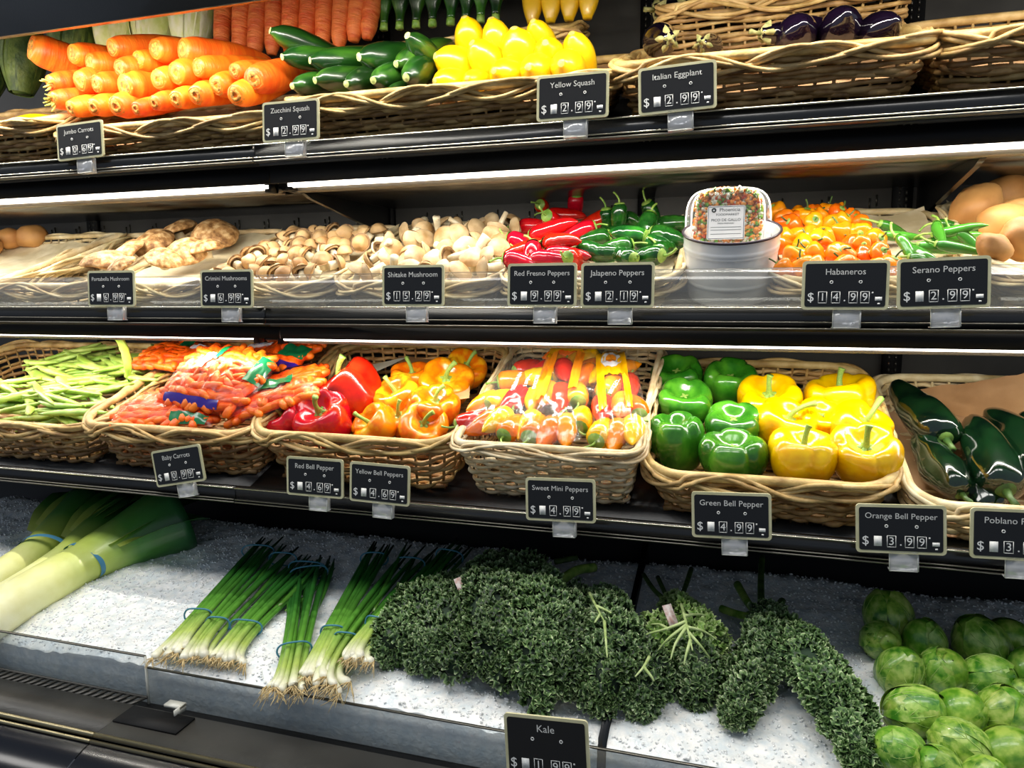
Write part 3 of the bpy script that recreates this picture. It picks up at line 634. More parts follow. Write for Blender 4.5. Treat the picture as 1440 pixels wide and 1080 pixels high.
cb = stick('carrot', 'carrot', mCarB, .22, .0200, [.5, .78, .88, .94, .97, 1, 1, 1.02, 1, 1.02, 1, .9, .5], (), 14, .02, amp=.03)
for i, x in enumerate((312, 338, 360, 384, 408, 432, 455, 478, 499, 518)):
    yb = 84-.10*(x-312)*(1 if x < 480 else 1.4); P = at(x-2, yb, 1.40); inst(cb, orient(P, (.06+.004*(i % 3)+.03*(i-6)*(i > 6), .14, 1), i*2.1, 1.0+.05*(i % 3)), f'mirror-image orange carrot with horizontal creases, {ORD[i]} from the left in the back row', 'mirror-image carrots behind the baskets')
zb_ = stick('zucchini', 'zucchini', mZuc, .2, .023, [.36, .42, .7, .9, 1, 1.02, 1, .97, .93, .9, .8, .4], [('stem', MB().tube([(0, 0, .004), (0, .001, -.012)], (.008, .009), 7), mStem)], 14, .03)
ysb = stick('yellow_squash', 'squash', mat('squash_reflection', '#c99a08', '#e0b41c', rough=.35, scale=10, coat=.2), .2, .022, [.4, .7, .9, 1, 1, .97, .93, .9, .85, .8, .7, .4], (), 14, .03)  # squash yellow toned down as its reflection in the mirror
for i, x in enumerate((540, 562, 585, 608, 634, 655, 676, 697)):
    P = at(x, 34-.08*(x-540), 1.42); inst(zb_, orient(P+Vector((0, 0, .0)), (.03*(i % 3)-.02, .14, 1), i, 1.0), f'mirror-image zucchini standing upright, {ORD[i]} from the left in the back row', 'mirror-image zucchini behind the baskets')
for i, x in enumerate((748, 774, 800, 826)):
    P = at(x, 34-.1*(x-748), 1.42); inst(ysb, orient(P, (.03, .14, 1), i, 1.), f'mirror-image yellow squash standing upright in the back row, {ORD[i]} from the left', 'mirror-image yellow squash behind the baskets')
# leafy heads behind the carrots
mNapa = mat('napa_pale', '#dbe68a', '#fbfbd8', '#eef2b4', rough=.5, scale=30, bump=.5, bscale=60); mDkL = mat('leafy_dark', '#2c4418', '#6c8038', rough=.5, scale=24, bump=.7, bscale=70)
def leafhead(m, R, L, seed, name):
    mb = []
    for q in range(7):
        a = q*2.4; G = []
        for i in range(12):
            t = i/11; row = []
            for j in range(11):
                u = j/10*2-1; ang = a+u*(.75+.25*t); rad = R*(.55+.5*sin(t*pi*.85))*(1+.05*(q % 3))+.004*sin(u*14+q)*t; row.append((rad*cos(ang), rad*sin(ang), t*L+.006*sin(u*9+q)*t))
            G.append(row)
        mb.append(('leaf', MB().surf(np.array(G)), m))
    core = MB().tube([(0, 0, z*L) for z in np.linspace(0, .95, 8)], [R*.4, R*.6, R*.8, R*.9, R*.9, R*.8, R*.6, R*.2], 12)
    return T(name, 'greens', core, m, mb)
NP = leafhead(mNapa, .045, .17, 1, 'napa_cabbage'); DL = leafhead(mDkL, .05, .17, 2, 'leafy_green_head')
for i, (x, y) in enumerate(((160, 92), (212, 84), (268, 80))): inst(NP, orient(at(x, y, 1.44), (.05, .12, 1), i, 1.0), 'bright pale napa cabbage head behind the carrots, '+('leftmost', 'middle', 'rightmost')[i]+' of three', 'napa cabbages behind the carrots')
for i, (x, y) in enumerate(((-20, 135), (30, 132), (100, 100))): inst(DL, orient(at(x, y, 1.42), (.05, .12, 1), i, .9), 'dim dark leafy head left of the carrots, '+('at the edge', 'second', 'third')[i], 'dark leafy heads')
for i, (x, y) in enumerate(((10, 178), (38, 184))): inst(SQ[i], orient(at(x, y, 1.19), (.6, 1, .2), i, 1.), 'pale yellow squash in the far left top basket, '+('left one' if i == 0 else 'right one'), 'squash in the far left basket')
# --- potatoes
mPot = mat('potato_tan', '#a9713a', '#cf9a5a', rough=.55, scale=12, bump=.15, bscale=50, rnd=.1)
def blob(name, cat, m, r, seed, amp=.12, parts=(), nu=14, nv=20, sc=(1, 1, 1)):
    th = np.linspace(0.02, pi-.02, nu)[:, None]; ph = (np.arange(nv)*2*pi/nv)[None]
    G = np.stack([np.sin(th)*np.cos(ph), np.sin(th)*np.sin(ph), np.cos(th)+0*ph], -1); G = G*(1+nvec(G, 1.3, amp, seed))[..., None]*np.array(sc)*r
    return T(name, cat, MB().surf(G, wrap=True), m, parts)
PO = [blob('potato', 'potato', mPot, .036, s, .16, sc=(1, .85, 1.25)) for s in (1, 2, 3)]
for i, (x, y, r, l) in enumerate(((1372, 290, 33, 'smooth tan potato leftmost in the right hand potato basket'), (1418, 268, 26, 'tan potato at the top of the right hand heap'), (1410, 312, 30, 'tan potato in the middle of the right hand heap'), (1442, 300, 28, 'tan potato at the frame edge in the middle of the heap'), (1398, 348, 22, 'tan potato low against the basket rim'), (1438, 338, 30, 'tan potato at the lower frame edge of the heap'))):
    P = bpt(bk['m7'], x, y, .02); inst(PO[i % 3], orient(P, (.6, .3, .5-.2*i), i, r/FPX*depth(P)/.038), l, 'potatoes in the right basket')
for i, (x, y) in enumerate(((12, 336), (44, 332), (-20, 345))):
    P = bpt(bk['m0'], x, y, .01); inst(PO[i % 3], orient(P, (.9, .3, .2), i, .85), 'tan potato in the far left basket, '+('middle one', 'rightmost one', 'at the frame edge')[i], 'potatoes in the left basket')
# --- mushrooms
mPorta = mat('portabella_brown', '#7c5228', '#e2c08c', '#b98a54', rough=.65, scale=75, bump=.8, bscale=110, rnd=.12); mCrim = mat('crimini_tan', '#ab7c48', '#e2bd86', rough=.5, scale=20, bump=.15, bscale=90, rnd=.2)
mShi = mat('shiitake_tan', '#a9824e', '#e8cca0', rough=.55, scale=24, bump=.25, bscale=90, rnd=.18); mMSt = mat('mushroom_stem', '#d8c49c', '#f0e4c6', rough=.6, scale=60, bump=.3); mGill = mat('mushroom_gill', '#6b4a2c', '#b08c60', rough=.7, scale=120)
def mushroom(name, m, cap_r, cap_h, st_r, st_l, seed, flare=.0):
    cp = smooth_prof([(.01, 1), (.4, .93), (.75, .68), (.97, .28), (1., .08), (.9, -.02)], 3); G = lathe([(p[0]*cap_r, p[1]*cap_h) for p in cp], 20); G += nvec(G/cap_r, 1.5, .10*cap_r, seed)[..., None]*[1, 1, .8]
    gl = lathe([(.92*cap_r, .0), (.6*cap_r, .12*cap_h), (.02, .15*cap_h)], 20)
    stp = smooth_prof([(0, 0, .12*cap_h), (.1*st_r, 0, -st_l*.4), (.5*st_r*flare, 0, -st_l)], 3)
    return T(name, 'mushroom', MB().surf(G, wrap=True), m, [('gills', MB().surf(gl, wrap=True), mGill), ('stem', MB().tube(stp, np.linspace(st_r, st_r*(1.15+flare*.3), len(stp)), 9), mMSt)])
def autorows(b, rows, Ts, base, group, jit=.12, dirf=None, s0=.9, s1=1.1, rown=('front', 'second', 'third', 'fourth', 'back'), first=''):
    """rows = [(h, v, n, u0, u1)] in basket coordinates"""
    for ri, (h, v, n, u0, u1) in enumerate(rows):
        for i in range(n):
            u = u0+(u1-u0)*(i+.5)/n+random.uniform(-jit, jit)*(u1-u0)/n; vv = v+random.uniform(-1, 1)*.02
            P = bl(b, u, vv, h+random.uniform(-.004, .004)); d = dirf(u, v) if dirf else (random.uniform(-1, 1), random.uniform(-1, .6), random.uniform(.1, 1.2))
            inst(random.choice(Ts), orient(P, d, random.uniform(0, 6.28), random.uniform(s0, s1)), f'{base}, {ORD[i]} from the left in the {rown[ri]} row', group)
PB = [mushroom('portabella_mushroom', mPorta, .045, .026, .010, .02, s) for s in (1, 2)]
for i, (x, y, r, l) in enumerate(((150, 372, 32, 'flat brown portabella cap at the front left of the heap'), (182, 360, 30, 'portabella cap overlapping the front left one'), (172, 380, 26, 'portabella cap lowest at the front, by the guard'), (217, 345, 32, 'large portabella cap in the middle of the heap'), (232, 366, 26, 'small portabella cap in front of the large middle one'), (252, 330, 30, 'rounded portabella cap at the back, highest of the heap'), (264, 356, 28, 'pale portabella cap at the right front of the heap'), (303, 332, 32, 'wide portabella cap at the back right of the heap'), (290, 352, 26, 'portabella cap below the back right one'))):
    P = bpt(bk['m2'], x, y, .018); inst(PB[i % 2], orient(P, (random.uniform(-.5, .5), random.uniform(-.8, -.1), .9), i, r/FPX*depth(P)/.045), l, 'portabella mushrooms on the middle shelf')
CM = [mushroom('crimini_mushroom', mCrim, .0165, .017, .008, .014, s) for s in (1, 2, 3)]
autorows(bk['m3'], [(.012, .10, 8, .06, .94), (.014, .24, 8, .05, .95), (.016, .38, 9, .05, .95), (.016, .53, 9, .05, .95), (.018, .68, 8, .06, .94), (.014, .82, 7, .08, .92)], CM, 'small brown crimini mushroom', 'crimini mushrooms on the middle shelf', .35, rown=('front', 'second', 'third', 'fourth', 'fifth', 'back'))
SH = [mushroom('shiitake_mushroom', mShi, .023, .013, .0055, .034, s, fl) for s, fl in ((1, 1.), (2, -1.), (3, .5))]+[mushroom('shiitake_mushroom', mShi, .019, .012, .0065, .03, 5, 1.)]
autorows(bk['m4'], [(.012, .10, 8, .05, .95), (.014, .24, 8, .05, .95), (.018, .38, 8, .05, .95), (.020, .54, 8, .05, .95), (.022, .70, 7, .06, .94), (.016, .85, 6, .1, .9)], SH, 'tan shiitake mushroom with pale stem', 'shiitake mushrooms on the middle shelf', .35, rown=('front', 'second', 'third', 'fourth', 'fifth', 'back'), dirf=lambda u, v: (random.uniform(-1.2, 1.2), random.uniform(-1.2, .4), random.uniform(-.6, 1.1)))
# --- chillies
def chili(name, m, L, R, bend, prof, ms=mStem, stl=.02):
    cal = MB().surf(lathe([(.0005, -.0012), (R*.55, -.0008), (R*.72, .0025)], 12), wrap=True)
    st = MB().tube(smooth_prof([(0, 0, .001), (.001, 0, -stl*.4), (.35*stl, 0, -stl*.85), (.6*stl, 0, -stl*1.05)], 2), [.0026, .002, .0018, .0018, .0018, .0019, .0023], 6)
    return stick(name, 'pepper', m, L, R, prof, [('calyx', cal, ms), ('stem', st, ms)], 14, bend, amp=.02)
PF = [.45, .85, 1, 1, .96, .9, .82, .72, .58, .4, .1]
mFr = pm('fresno_red', '#a30510', '#d8140e', rough=.12, scale=30); mJa = pm('jalapeno_green', '#0f3d12', '#2c6a20', '#184f18', rough=.14, scale=40); mSer = pm('serrano_green', '#1f5a16', '#4f9a32', rough=.18)
FRn = [chili('fresno_pepper', mFr, .085, .0165, bn, PF) for bn in (.2, -.25, .1)]; JA = [chili('jalapeno_pepper', mJa, .066, .0155, bn, [.5, .85, 1, 1.02, 1, .98, .92, .85, .7, .45, .1]) for bn in (.12, -.15, .05)]
SE = [chili('serrano_pepper', mSer, .07, .0085, bn, PF, stl=.022) for bn in (.2, -.3)]
b5 = bk['m5']
def px_items(b, items, Ts, base, group, L, h0=.018):
    for i, it in enumerate(items):
        x, y, d, l = it[:4]; h = it[4] if len(it) > 4 else h0
        P = bpt(b, x, y, h); d = Vector(d).normalized(); inst(Ts[i % len(Ts)], orient(P-d*L*.4, d, i*1.1, random.uniform(.93, 1.07)), base+l, group)
# directions point from stem to tip
px_items(b5, [(767, 292, (.1, .8, -.1), ' showing its round stem end at the top left'), (779, 310, (.2, .9, -.2), ' end on with green stem, below the top left one', .03), (808, 293, (-.2, .5, -.7), ' standing at the top of the heap'), (752, 318, (1, .1, .0), ' lying level at the upper left'),
 (770, 330, (1, -.1, 0), ' lying level across the middle', .028), (812, 326, (-1, -.2, -.35), ' slanting down left in the middle of the heap', .03), (838, 312, (-.9, -.3, -.5), ' thin and slanting at the right, touching the green ones'), (738, 338, (.9, -.1, -.2), ' at the left rim'), (745, 352, (-.6, -.7, -.3), ' pointing at the viewer at the front left'),
 (752, 362, (.3, -.6, -.8), ' hanging down at the front left'), (785, 347, (.8, -.5, -.3), ' with bright shine in the front middle', .03), (800, 342, (1, -.1, -.2), ' lying across the front right'), (790, 362, (.9, -.3, -.2), ' large, lowest in the front middle', .022), (812, 360, (.3, .9, .1), ' end on with stem at the front right', .022), (770, 366, (.9, -.2, -.1), ' half hidden behind the sign'), (735, 366, (.9, .1, -.1), ' at the front left corner'), (790, 308, (.8, .3, -.3), ' tucked behind the middle ones', .015), (795, 330, (.8, .3, .1), ' filling the centre gap', .01), (760, 345, (.8, .3, .1), ' deep in the left of the heap', .008)], FRn, 'glossy red fresno pepper', 'red fresno peppers', .085)
px_items(b5, [(872, 306, (.05, .1, -1), ' hanging upright with long stem, highest at left', .03), (917, 300, (.3, .3, -.6), ' dark with upright stem at the back'), (943, 316, (1, .1, 0), ' lying level at the back right'), (935, 331, (1, -.2, -.3), ' pointing right in the middle', .022), (910, 318, (-.2, -.3, -.9), ' standing in the centre', .03), (888, 330, (-1, .2, .2), ' with a large stem end in the centre', .034),
 (855, 312, (.1, .3, -.9), ' slender at the left, beside the red ones'), (893, 311, (.6, .4, -.3), ' tucked behind the centre ones', .012), (838, 336, (-.8, -.1, -.2), ' pale and shiny at the left front'), (832, 352, (.9, -.3, -.2), ' at the front left beside the reds', .024), (850, 360, (.8, -.2, -.2), ' low at the front left', .018), (868, 348, (-.8, -.3, -.2), ' in the front middle', .026), (880, 362, (-.6, .7, .1), ' end on at the front middle', .02), (913, 358, (-.9, .5, .1), ' round stem end at the front right', .02), (932, 352, (.3, .8, .1), ' at the right rim', .014), (940, 345, (.8, .2, .1), ' deep at the right', .006), (862, 332, (.8, .3, .1), ' filling the left gap', .008), (912, 342, (.8, .1, -.1), ' pointing right at the front', .018)], JA, 'dark green jalapeno pepper', 'jalapeno peppers', .066)
mHab = pm('habanero_orange', '#ee6a04', '#ff9a10', rough=.2, hue=.018, rnd=.12)
def habanero(seed, ph):
    G = lathe(smooth_prof([(.01, 1.0), (.4, 1.04), (.8, .92), (1, .6), (.95, .2), (.75, -.25), (.5, -.6), (.25, -.85), (.02, -.95)], 2), 24, 3, .16, .06, ph); G += nvec(G, 1.7, .14, seed)[..., None]; G *= .0175
    return T('habanero_pepper', 'pepper', MB().surf(G, wrap=True), mHab, [('calyx', MB().surf(lathe([(.0005, .0195), (.004, .0192), (.006, .0180)], 10), wrap=True), mStem), ('stem', MB().tube(smooth_prof([(0, 0, .018), (.001, 0, .025), (.005, 0, .032)], 2), .0014, 6), mStemD)])
HB = [habanero(s, s*.7) for s in (1, 2, 3, 4)]
autorows(bk['m6'], [(.012, .08, 7, .03, .58), (.014, .20, 7, .03, .58), (.018, .33, 7, .03, .58), (.02, .47, 7, .03, .56), (.022, .62, 6, .03, .54), (.02, .76, 6, .03, .50), (.016, .88, 5, .03, .48)], HB, 'orange habanero pepper', 'habanero peppers', .3, dirf=lambda u, v: (random.uniform(-1, 1), random.uniform(-1, .3), random.uniform(-.4, 1)), rown=('front', 'second', 'third', 'fourth', 'fifth', 'sixth', 'back'))
px_items(bk['m6'], [(1258, 322, (.8, .3, -.3), ' dark and curled at the back left'), (1282, 345, (.6, -.6, -.5), ' shiny, slanting at the left front', .03), (1290, 358, (.5, -.7, -.5), ' at the front beside the habaneros'), (1312, 328, (-.3, -.6, -.5), ' standing shiny in the middle', .03), (1338, 314, (.8, .2, 0), ' curved at the back'), (1340, 330, (1, -.2, -.1), ' lying level in the middle', .026), (1345, 350, (1, -.3, -.35), ' long, slanting to the right front', .024), (1372, 336, (1, -.4, -.5), ' pointing at the right rim', .024), (1365, 324, (1, 0, .0), ' lying level at the back right'), (1318, 352, (.9, -.1, -.3), ' in the front middle', .018), (1308, 366, (1, -.3, -.2), ' lowest at the front'), (1330, 340, (.9, .3, .0), ' deep in the heap', .01), (1268, 335, (.9, .2, -.2), ' beside the habaneros at the back', .02)], SE, 'green serrano pepper', 'serrano peppers', .07)
# --- beans
mBean = mat('bean_green', '#86a83a', '#cadb78', '#a6c152', rough=.35, scale=22, bump=.15, bscale=80, coat=.15, rnd=.14, hue=.012)
def bean(bn, L=.13):
    t = np.linspace(0, 1, 18); P = np.column_stack([bn*np.sin(t*pi)*L, 0*t, t*L]); R = .0100*np.clip(np.sin(np.clip(t, .03, .97)*pi)**.4, .1, 1)*(1+.10*np.sin(t*pi*12))
    return T('bean_pod', 'bean', MB().tube(P, R, 10, ref=(0, 1, 0), flat=.6, t=t), mBean, [('stem', MB().tube([(0, 0, 0), (.001, 0, -.006)], (.002, .0015), 6), mStem)])
BN = [bean(.05), bean(-.08), bean(.13, .12), bean(.03, .16)]
for ri in range(12):
    us = sorted(random.uniform(.38, .93) for _ in range(10)); v = .10+.78*ri/11
    for q, u in enumerate(us):
        P = bl(bk['l1'], u, v+random.uniform(-.03, .03), -.022+.034*random.random()+.012*sin(ri/11*pi)); d = EX*random.uniform(.6, 1)*random.choice((1, 1, -1))+EY*random.uniform(-.1, .6)+EZ*random.uniform(-.05, .10); d.normalize()
        inst(random.choice(BN), orient(P-d*.06, d, random.uniform(-.5, .5), random.uniform(.85, 1.15)), f'pale green bean pod, {ORD[q]} from the left in the {ORD[ri]} row from the front', 'green bean pods')
inst(BN[2], orient(bpt(bk['l1'], 180, 533, .01), (.0, -.3, 1), 0, 1.1), 'single bean pod standing upright at the back right of the bean basket', 'green bean pods')
# --- poblanos
mPob = pm('poblano_green', '#04120a', '#0c2611', rough=.13, coat=.8, scale=30)
def poblano(seed, L=.15):
    G = lathe(smooth_prof([(.01, .02), (.4, .0), (.85, .06), (1, .2), (.97, .4), (.86, .6), (.62, .8), (.35, .93), (.02, 1)], 3), 24, 3, .16, 0, seed); G[..., :2] *= .034; G[..., 2] *= L
    G += nvec(G/.034, .9, .006, seed)[..., None]
    return T('poblano_pepper', 'pepper', MB().surf(G, wrap=True), mPob, [('calyx', MB().surf(lathe([(.0005, -.002), (.011, -.001), (.015, .003)], 14), wrap=True), mStemD), ('stem', MB().tube([(0, 0, 0), (.001, 0, -.012), (.004, 0, -.024)], (.006, .004, .005), 7), mStemD)])
PBn = [poblano(1), poblano(2), poblano(4)]
for i, (a, c, r, l, h) in enumerate(((((1330, 618)), (1258, 545), 32, 'dark poblano leaning at the left rim, tip up', .0), ((1352, 694), (1290, 612), 29, 'poblano with its wrinkled stem end at the front', -.02), ((1415, 690), (1366, 588), 36, 'shiny black green poblano in the middle', -.01), ((1470, 672), (1398, 580), 36, 'large shiny poblano at the frame edge', -.015), ((1500, 620), (1432, 590), 30, 'brighter green poblano behind the shiny ones', -.02), ((1400, 720), (1330, 650), 26, 'shadowed poblano low at the basket front', -.04))):
    A = bpt(bk['l6'], *a, h); B_ = bpt(bk['l6'], *c, h+.01); s = r/FPX*depth(A)/.034; L_ = (B_-A).length/.15
    inst(PBn[i % 3], orient(A, B_-A, i*1.7, (s, s, L_*1.05)), l, 'poblano peppers in the lower right basket')
# crumpled brown paper in the baskets
mKraft = mat('kraft_paper', '#9a7148', '#b98f62', rough=.75, scale=10, bump=.5, bscale=26)
def paper(corners, label, amp=.012, seed=1, m=mKraft):
    A, B_, C, D_ = [Vector(c) for c in corners]; G = []
    for i in range(28):
        for j in range(36):
            u, v = j/35, i/27; G.append(tuple(A.lerp(B_, u).lerp(D_.lerp(C, u), v)))
    G = np.array(G).reshape(28, 36, 3); nn = nvec(G, 14, amp, seed)+np.abs(nvec(G, 32, amp*.7, seed+3)); G = G+nn[..., None]*np.array([.2, -.6, .8])
    o = link('paper_sheet', MB().surf(G).mesh('paper_sheet', m, False)); tag(o, label, 'paper'); return o
paper([bpt(bk['l6'], 1285, 585, -.062), bpt(bk['l6'], 1560, 620, -.062), at(1560, 510, 1.375), at(1268, 552, 1.375)], 'crumpled brown kraft paper behind the poblanos', .013)
paper([bpt(bk['l3'], 560, 570, -.005), bpt(bk['l3'], 660, 560, -.005), at(662, 505, 1.425), at(560, 500, 1.425)], 'plain brown paper behind the orange bell peppers', .004, 2)
paper([at(497, 524, 1.36), at(512, 530, 1.34), at(575, 502, 1.40), at(500, 516, 1.40)], 'torn white edged paper strip behind the large red bell pepper', .002, 3, mat('white_paper', '#cfc5ae', '#ddd5c2', rough=.6))
#@@BAGS
# ------------------------------------------------------------------ bags
mBaby = mat('baby_carrot', '#ea5606', '#f8801a', rough=.4, scale=40, rnd=.0, bump=.1); mFilmO = film('bag_film', '#ffe6d4', clear=.97, rough=.28, haze=.0, bump=.14, bscale=40)
mPGr = mat('print_green', '#0e6a3c', rough=.3, coat=.5); mPPu = mat('print_purple', '#32188a', rough=.3, coat=.5); mPWh = mat('print_white', '#e9e7ee', rough=.3, coat=.5); mPBl = mat('print_blue', '#2b2f8f', rough=.3)
BAGS = []
def pillow_fn(w, l, hh, seed):
    def f(u, v, top=1, lift=0.):
        e = max(0., (1-abs(u)**3.2))**.55*max(0., (1-abs(v)**3.2))**.55
        z = top*hh*e*(1+.18*mn.noise(Vector((u*2.2+seed, v*2.2, seed)))) + top*.10*hh*mn.noise(Vector((u*7, v*7, seed+5)))*e
        return (u*w/2*(1-.05*v*v), v*l/2*(1-.06*u*u), z+lift+.004*mn.noise(Vector((u*9, v*3, seed+2))))
    return f
def grid_of(f, u0, u1, v0, v1, nu, nv, **k): return np.array([[f(u0+(u1-u0)*j/(nu-1), v0+(v1-v0)*i/(nv-1), **k) for j in range(nu)] for i in range(nv)])
def frame(P, ex, ey, s=1.):
    ex = Vector(ex).normalized(); ey = (Vector(ey)-ex*Vector(ey).dot(ex)).normalized(); ez = ex.cross(ey); m = Matrix((ex, ey, ez)).transposed().to_4x4(); m.translation = P; return m
def carrot_bag(P, ex, ey, w, l, seed, label, prints):
    f = pillow_fn(w, l, .030, seed); mw = frame(P, ex, ey)
    mb = MB().surf(grid_of(f, -1, 1, -1, 1, 40, 30)); mb.surf(grid_of(f, -1, 1, -1, 1, 20, 16, top=-1)[:, ::-1])
    bag = tag(link('carrot_bag', mb.mesh('carrot_bag', mFilmO), None, mw), label, 'bag', 'bagged baby carrots')
    BAGS.append((bag, f, w, l, seed))
    for n_, m_, u0, u1, v0, v1 in prints:
        link(n_, MB().surf(grid_of(f, u0, u1, v0, v1, 14, 10, lift=.0016)).mesh(n_, m_), bag)
    ins = MB(); rr = random.Random(seed)
    for i in range(13):
        for j in range(9):
            u = -.86+1.72*(i+.5*(j % 2))/12.5; v = -.84+1.66*j/8+rr.uniform(-.04, .04)
            if abs(u) > .88: continue
            x, y, z = f(u, v); e = z*.92-.0085; a = rr.uniform(-.6, .6)+pi/2*(rr.random() < .25); dx, dy = cos(a)*.020, sin(a)*.020
            ins.tube([(x-dx, y-dy, e-.003), (x-dx*.85, y-dy*.85, e-.001), (x, y, e), (x+dx*.85, y+dy*.85, e-.001), (x+dx, y+dy, e-.003)], np.array([.003, .0070, .0088, .0070, .003]), 9)
    c = tag(link('baby_carrots', ins.mesh('baby_carrots', mBaby), None, mw), 'orange baby carrots inside the bag'+label.split('baby carrots')[1], 'carrots', kind='stuff')
b = bk['l2']
def bagat(px, py, h, w, l, ang, seed, label, prints, tx=0., ty=0.):
    P = bpt(b, px, py, h); ex = EX*cos(ang)+EY*sin(ang)+EZ*tx; ey = -EX*sin(ang)+EY*cos(ang)+EZ*ty
    carrot_bag(P, ex, ey, w, l, seed, label, prints)
bagat(262, 505, .010, .20, .13, .1, 3, 'plastic bag of baby carrots at the back left', [('green_print', mPGr, -.15, .1, .0, .5), ('white_label', mPWh, .2, .6, -.1, .2)], -.1)
bagat(385, 505, .020, .24, .14, -.15, 4, 'plastic bag of baby carrots at the back right', [('white_label', mPWh, -.6, .0, .0, .3), ('green_print', mPGr, .45, .95, -.5, .1), ('purple_band', mPPu, .1, .98, -.95, -.72)], .15, .1)
bagat(395, 555, .012, .19, .15, .35, 5, 'plastic bag of baby carrots against the right rim', [('green_print', mPGr, -.3, .4, -.3, .1), ('purple_band', mPPu, -.6, .8, .75, .9)], .2)
bagat(248, 577, -.002, .235, .14, .12, 6, 'plastic bag of baby carrots at the front, lowest of five', [('green_print', mPGr, .25, .9, -.98, -.72), ('white_label', mPWh, -.1, .4, .1, .35), ('green_print', mPGr, .0, .25, .38, .52)], .0)
bagat(308, 534, .044, .21, .165, -.12, 7, 'plastic bag of baby carrots on top in the middle', [('white_label', mPWh, -.4, -.22, .0, .55), ('green_print', mPGr, -.2, -.08, .35, .9), ('green_print', mPGr, .72, .99, -.1, .75), ('purple_band', mPPu, -.75, .6, -.96, -.78)], -.05, .35)
# sweet mini pepper bags
mMini = [pm('mini_red', '#b80c08', '#e02a10'), pm('mini_orange', '#f06a04', '#ff9614'), pm('mini_yellow', '#f0a808', '#ffd010')]
MN = [chili('mini_pepper', m, .075, .020, bn, [.55, .9, 1, 1, .95, .9, .8, .68, .5, .3, .06]) for m, bn in zip(mMini, (.08, -.1, .05))]
mFilmC = film('clear_film', '#ffffff', clear=.94, rough=.16, haze=.02, bump=.18, bscale=45); mPY = mat('print_yellow', '#ffb400', '#ffc21a', rough=.3, coat=.5, scale=20); mPOr = mat('print_orange', '#f07a10', '#fb9a28', rough=.3, coat=.5, scale=20)
b = bk['l4']
def minibag(quad, h, seed, label, prints, peps):
    A, B_, C = [bpt(b, *q, h) for q in quad]; ex = B_-A; w = ex.length; ey = C-(A+B_)/2; l = ey.length; P = (A+B_)/2+ey*.5
    f = pillow_fn(w, l, .030, seed); mw = frame(P, ex, ey)
    mb = MB().surf(grid_of(f, -1, 1, -1, 1, 34, 30)); mb.surf(grid_of(f, -1, 1, -1, 1, 16, 16, top=-1)[:, ::-1])
    bag = tag(link('pepper_bag', mb.mesh('pepper_bag', mFilmC), None, mw), label, 'bag', 'bagged sweet mini peppers')
    BAGS.append((bag, f, w, l, seed))
    for n_, m_, u0, u1, v0, v1 in prints: link(n_, MB().surf(grid_of(f, u0, u1, v0, v1, 16, 16, lift=.0015)).mesh(n_, m_), bag)
    which = {11: 'left', 12: 'middle', 13: 'right', 14: 'rearmost'}[seed]
    for i, (u, v, a, ci) in enumerate(peps):
        if i % 3: a += pi
        x, y, z = f(u, v); d = Vector((cos(a), sin(a), 0)); p = Vector((x, y, max(z-.024, -.004)))-d*.03
        T_ = MN[ci]; q = mw@orient(p, d, i, 1.0); inst(T_, q, ('red', 'orange', 'yellow')[ci]+f' mini pepper, {ORD[i]} from the front of the {which} bag', 'bagged mini peppers')
minibag([(656, 608), (762, 618), (756, 500)], .002, 11, 'clear mini pepper bag at the left with white printing', [('yellow_header', mPY, .3, .95, .55, 1.02)], [(-.8, -.78, .6, 0), (-.4, -.75, .9, 1), (-.05, -.72, 1.3, 2), (.35, -.78, 1.4, 1), (.75, -.7, 1.5, 2), (-.75, -.35, 1.1, 1), (-.4, -.3, 1.1, 2), (.0, -.25, 1.2, 0), (.5, -.2, 1.8, 2), (-.4, .2, .4, 1), (.2, .3, .1, 2), (.3, .62, .3, 0), (-.3, .6, .8, 0)])
minibag([(748, 623), (842, 624), (792, 482)], .007, 12, 'clear mini pepper bag in the middle with a yellow card top', [('yellow_header', mPY, -.85, .5, .45, 1.03), ('orange_print', mPOr, -.8, -.35, -.5, .45), ('orange_print', mPOr, .3, .6, -.3, .45)], [(-.65, -.75, 1.5, 1), (-.1, -.78, 1.4, 1), (.4, -.75, 1.6, 1), (.8, -.6, 1.6, 2), (-.5, -.2, 1.4, 1), (0, -.25, 1.6, 0), (.5, -.2, 1.8, 1), (-.1, .2, 1.7, 0), (.6, .2, .9, 1), (-.5, .3, 1.2, 2), (.5, .6, .2, 2), (-.3, .65, .5, 1)])
minibag([(814, 626), (895, 622), (878, 500)], .007, 13, 'clear mini pepper bag at the right with a round emblem', [('yellow_panel', mPY, -.75, .5, .12, .9), ('yellow_strip', mPY, -.75, -.45, -.6, .12), ('yellow_strip', mPY, .25, .5, -.6, .12)], [(-.7, -.75, 1.2, 2), (-.15, -.78, 1.4, 1), (.45, -.75, 1.5, 2), (.7, -.3, 1.6, 1), (.1, -.35, 1.3, 1), (-.6, -.3, 1.5, 0), (-.3, .1, 1.2, 1), (.5, .2, 1.5, 0), (-.5, .5, 1., 2), (.3, .6, .4, 1)])
minibag([(780, 560), (880, 560), (835, 495)], -.004, 14, 'clear mini pepper bag lying behind the others with an orange top', [('orange_print', mPOr, -.6, .8, .6, .98)], [(-.4, -.4, .2, 2), (.3, -.3, .3, 2), (-.1, .1, .1, 1), (.5, .3, 3., 1)])
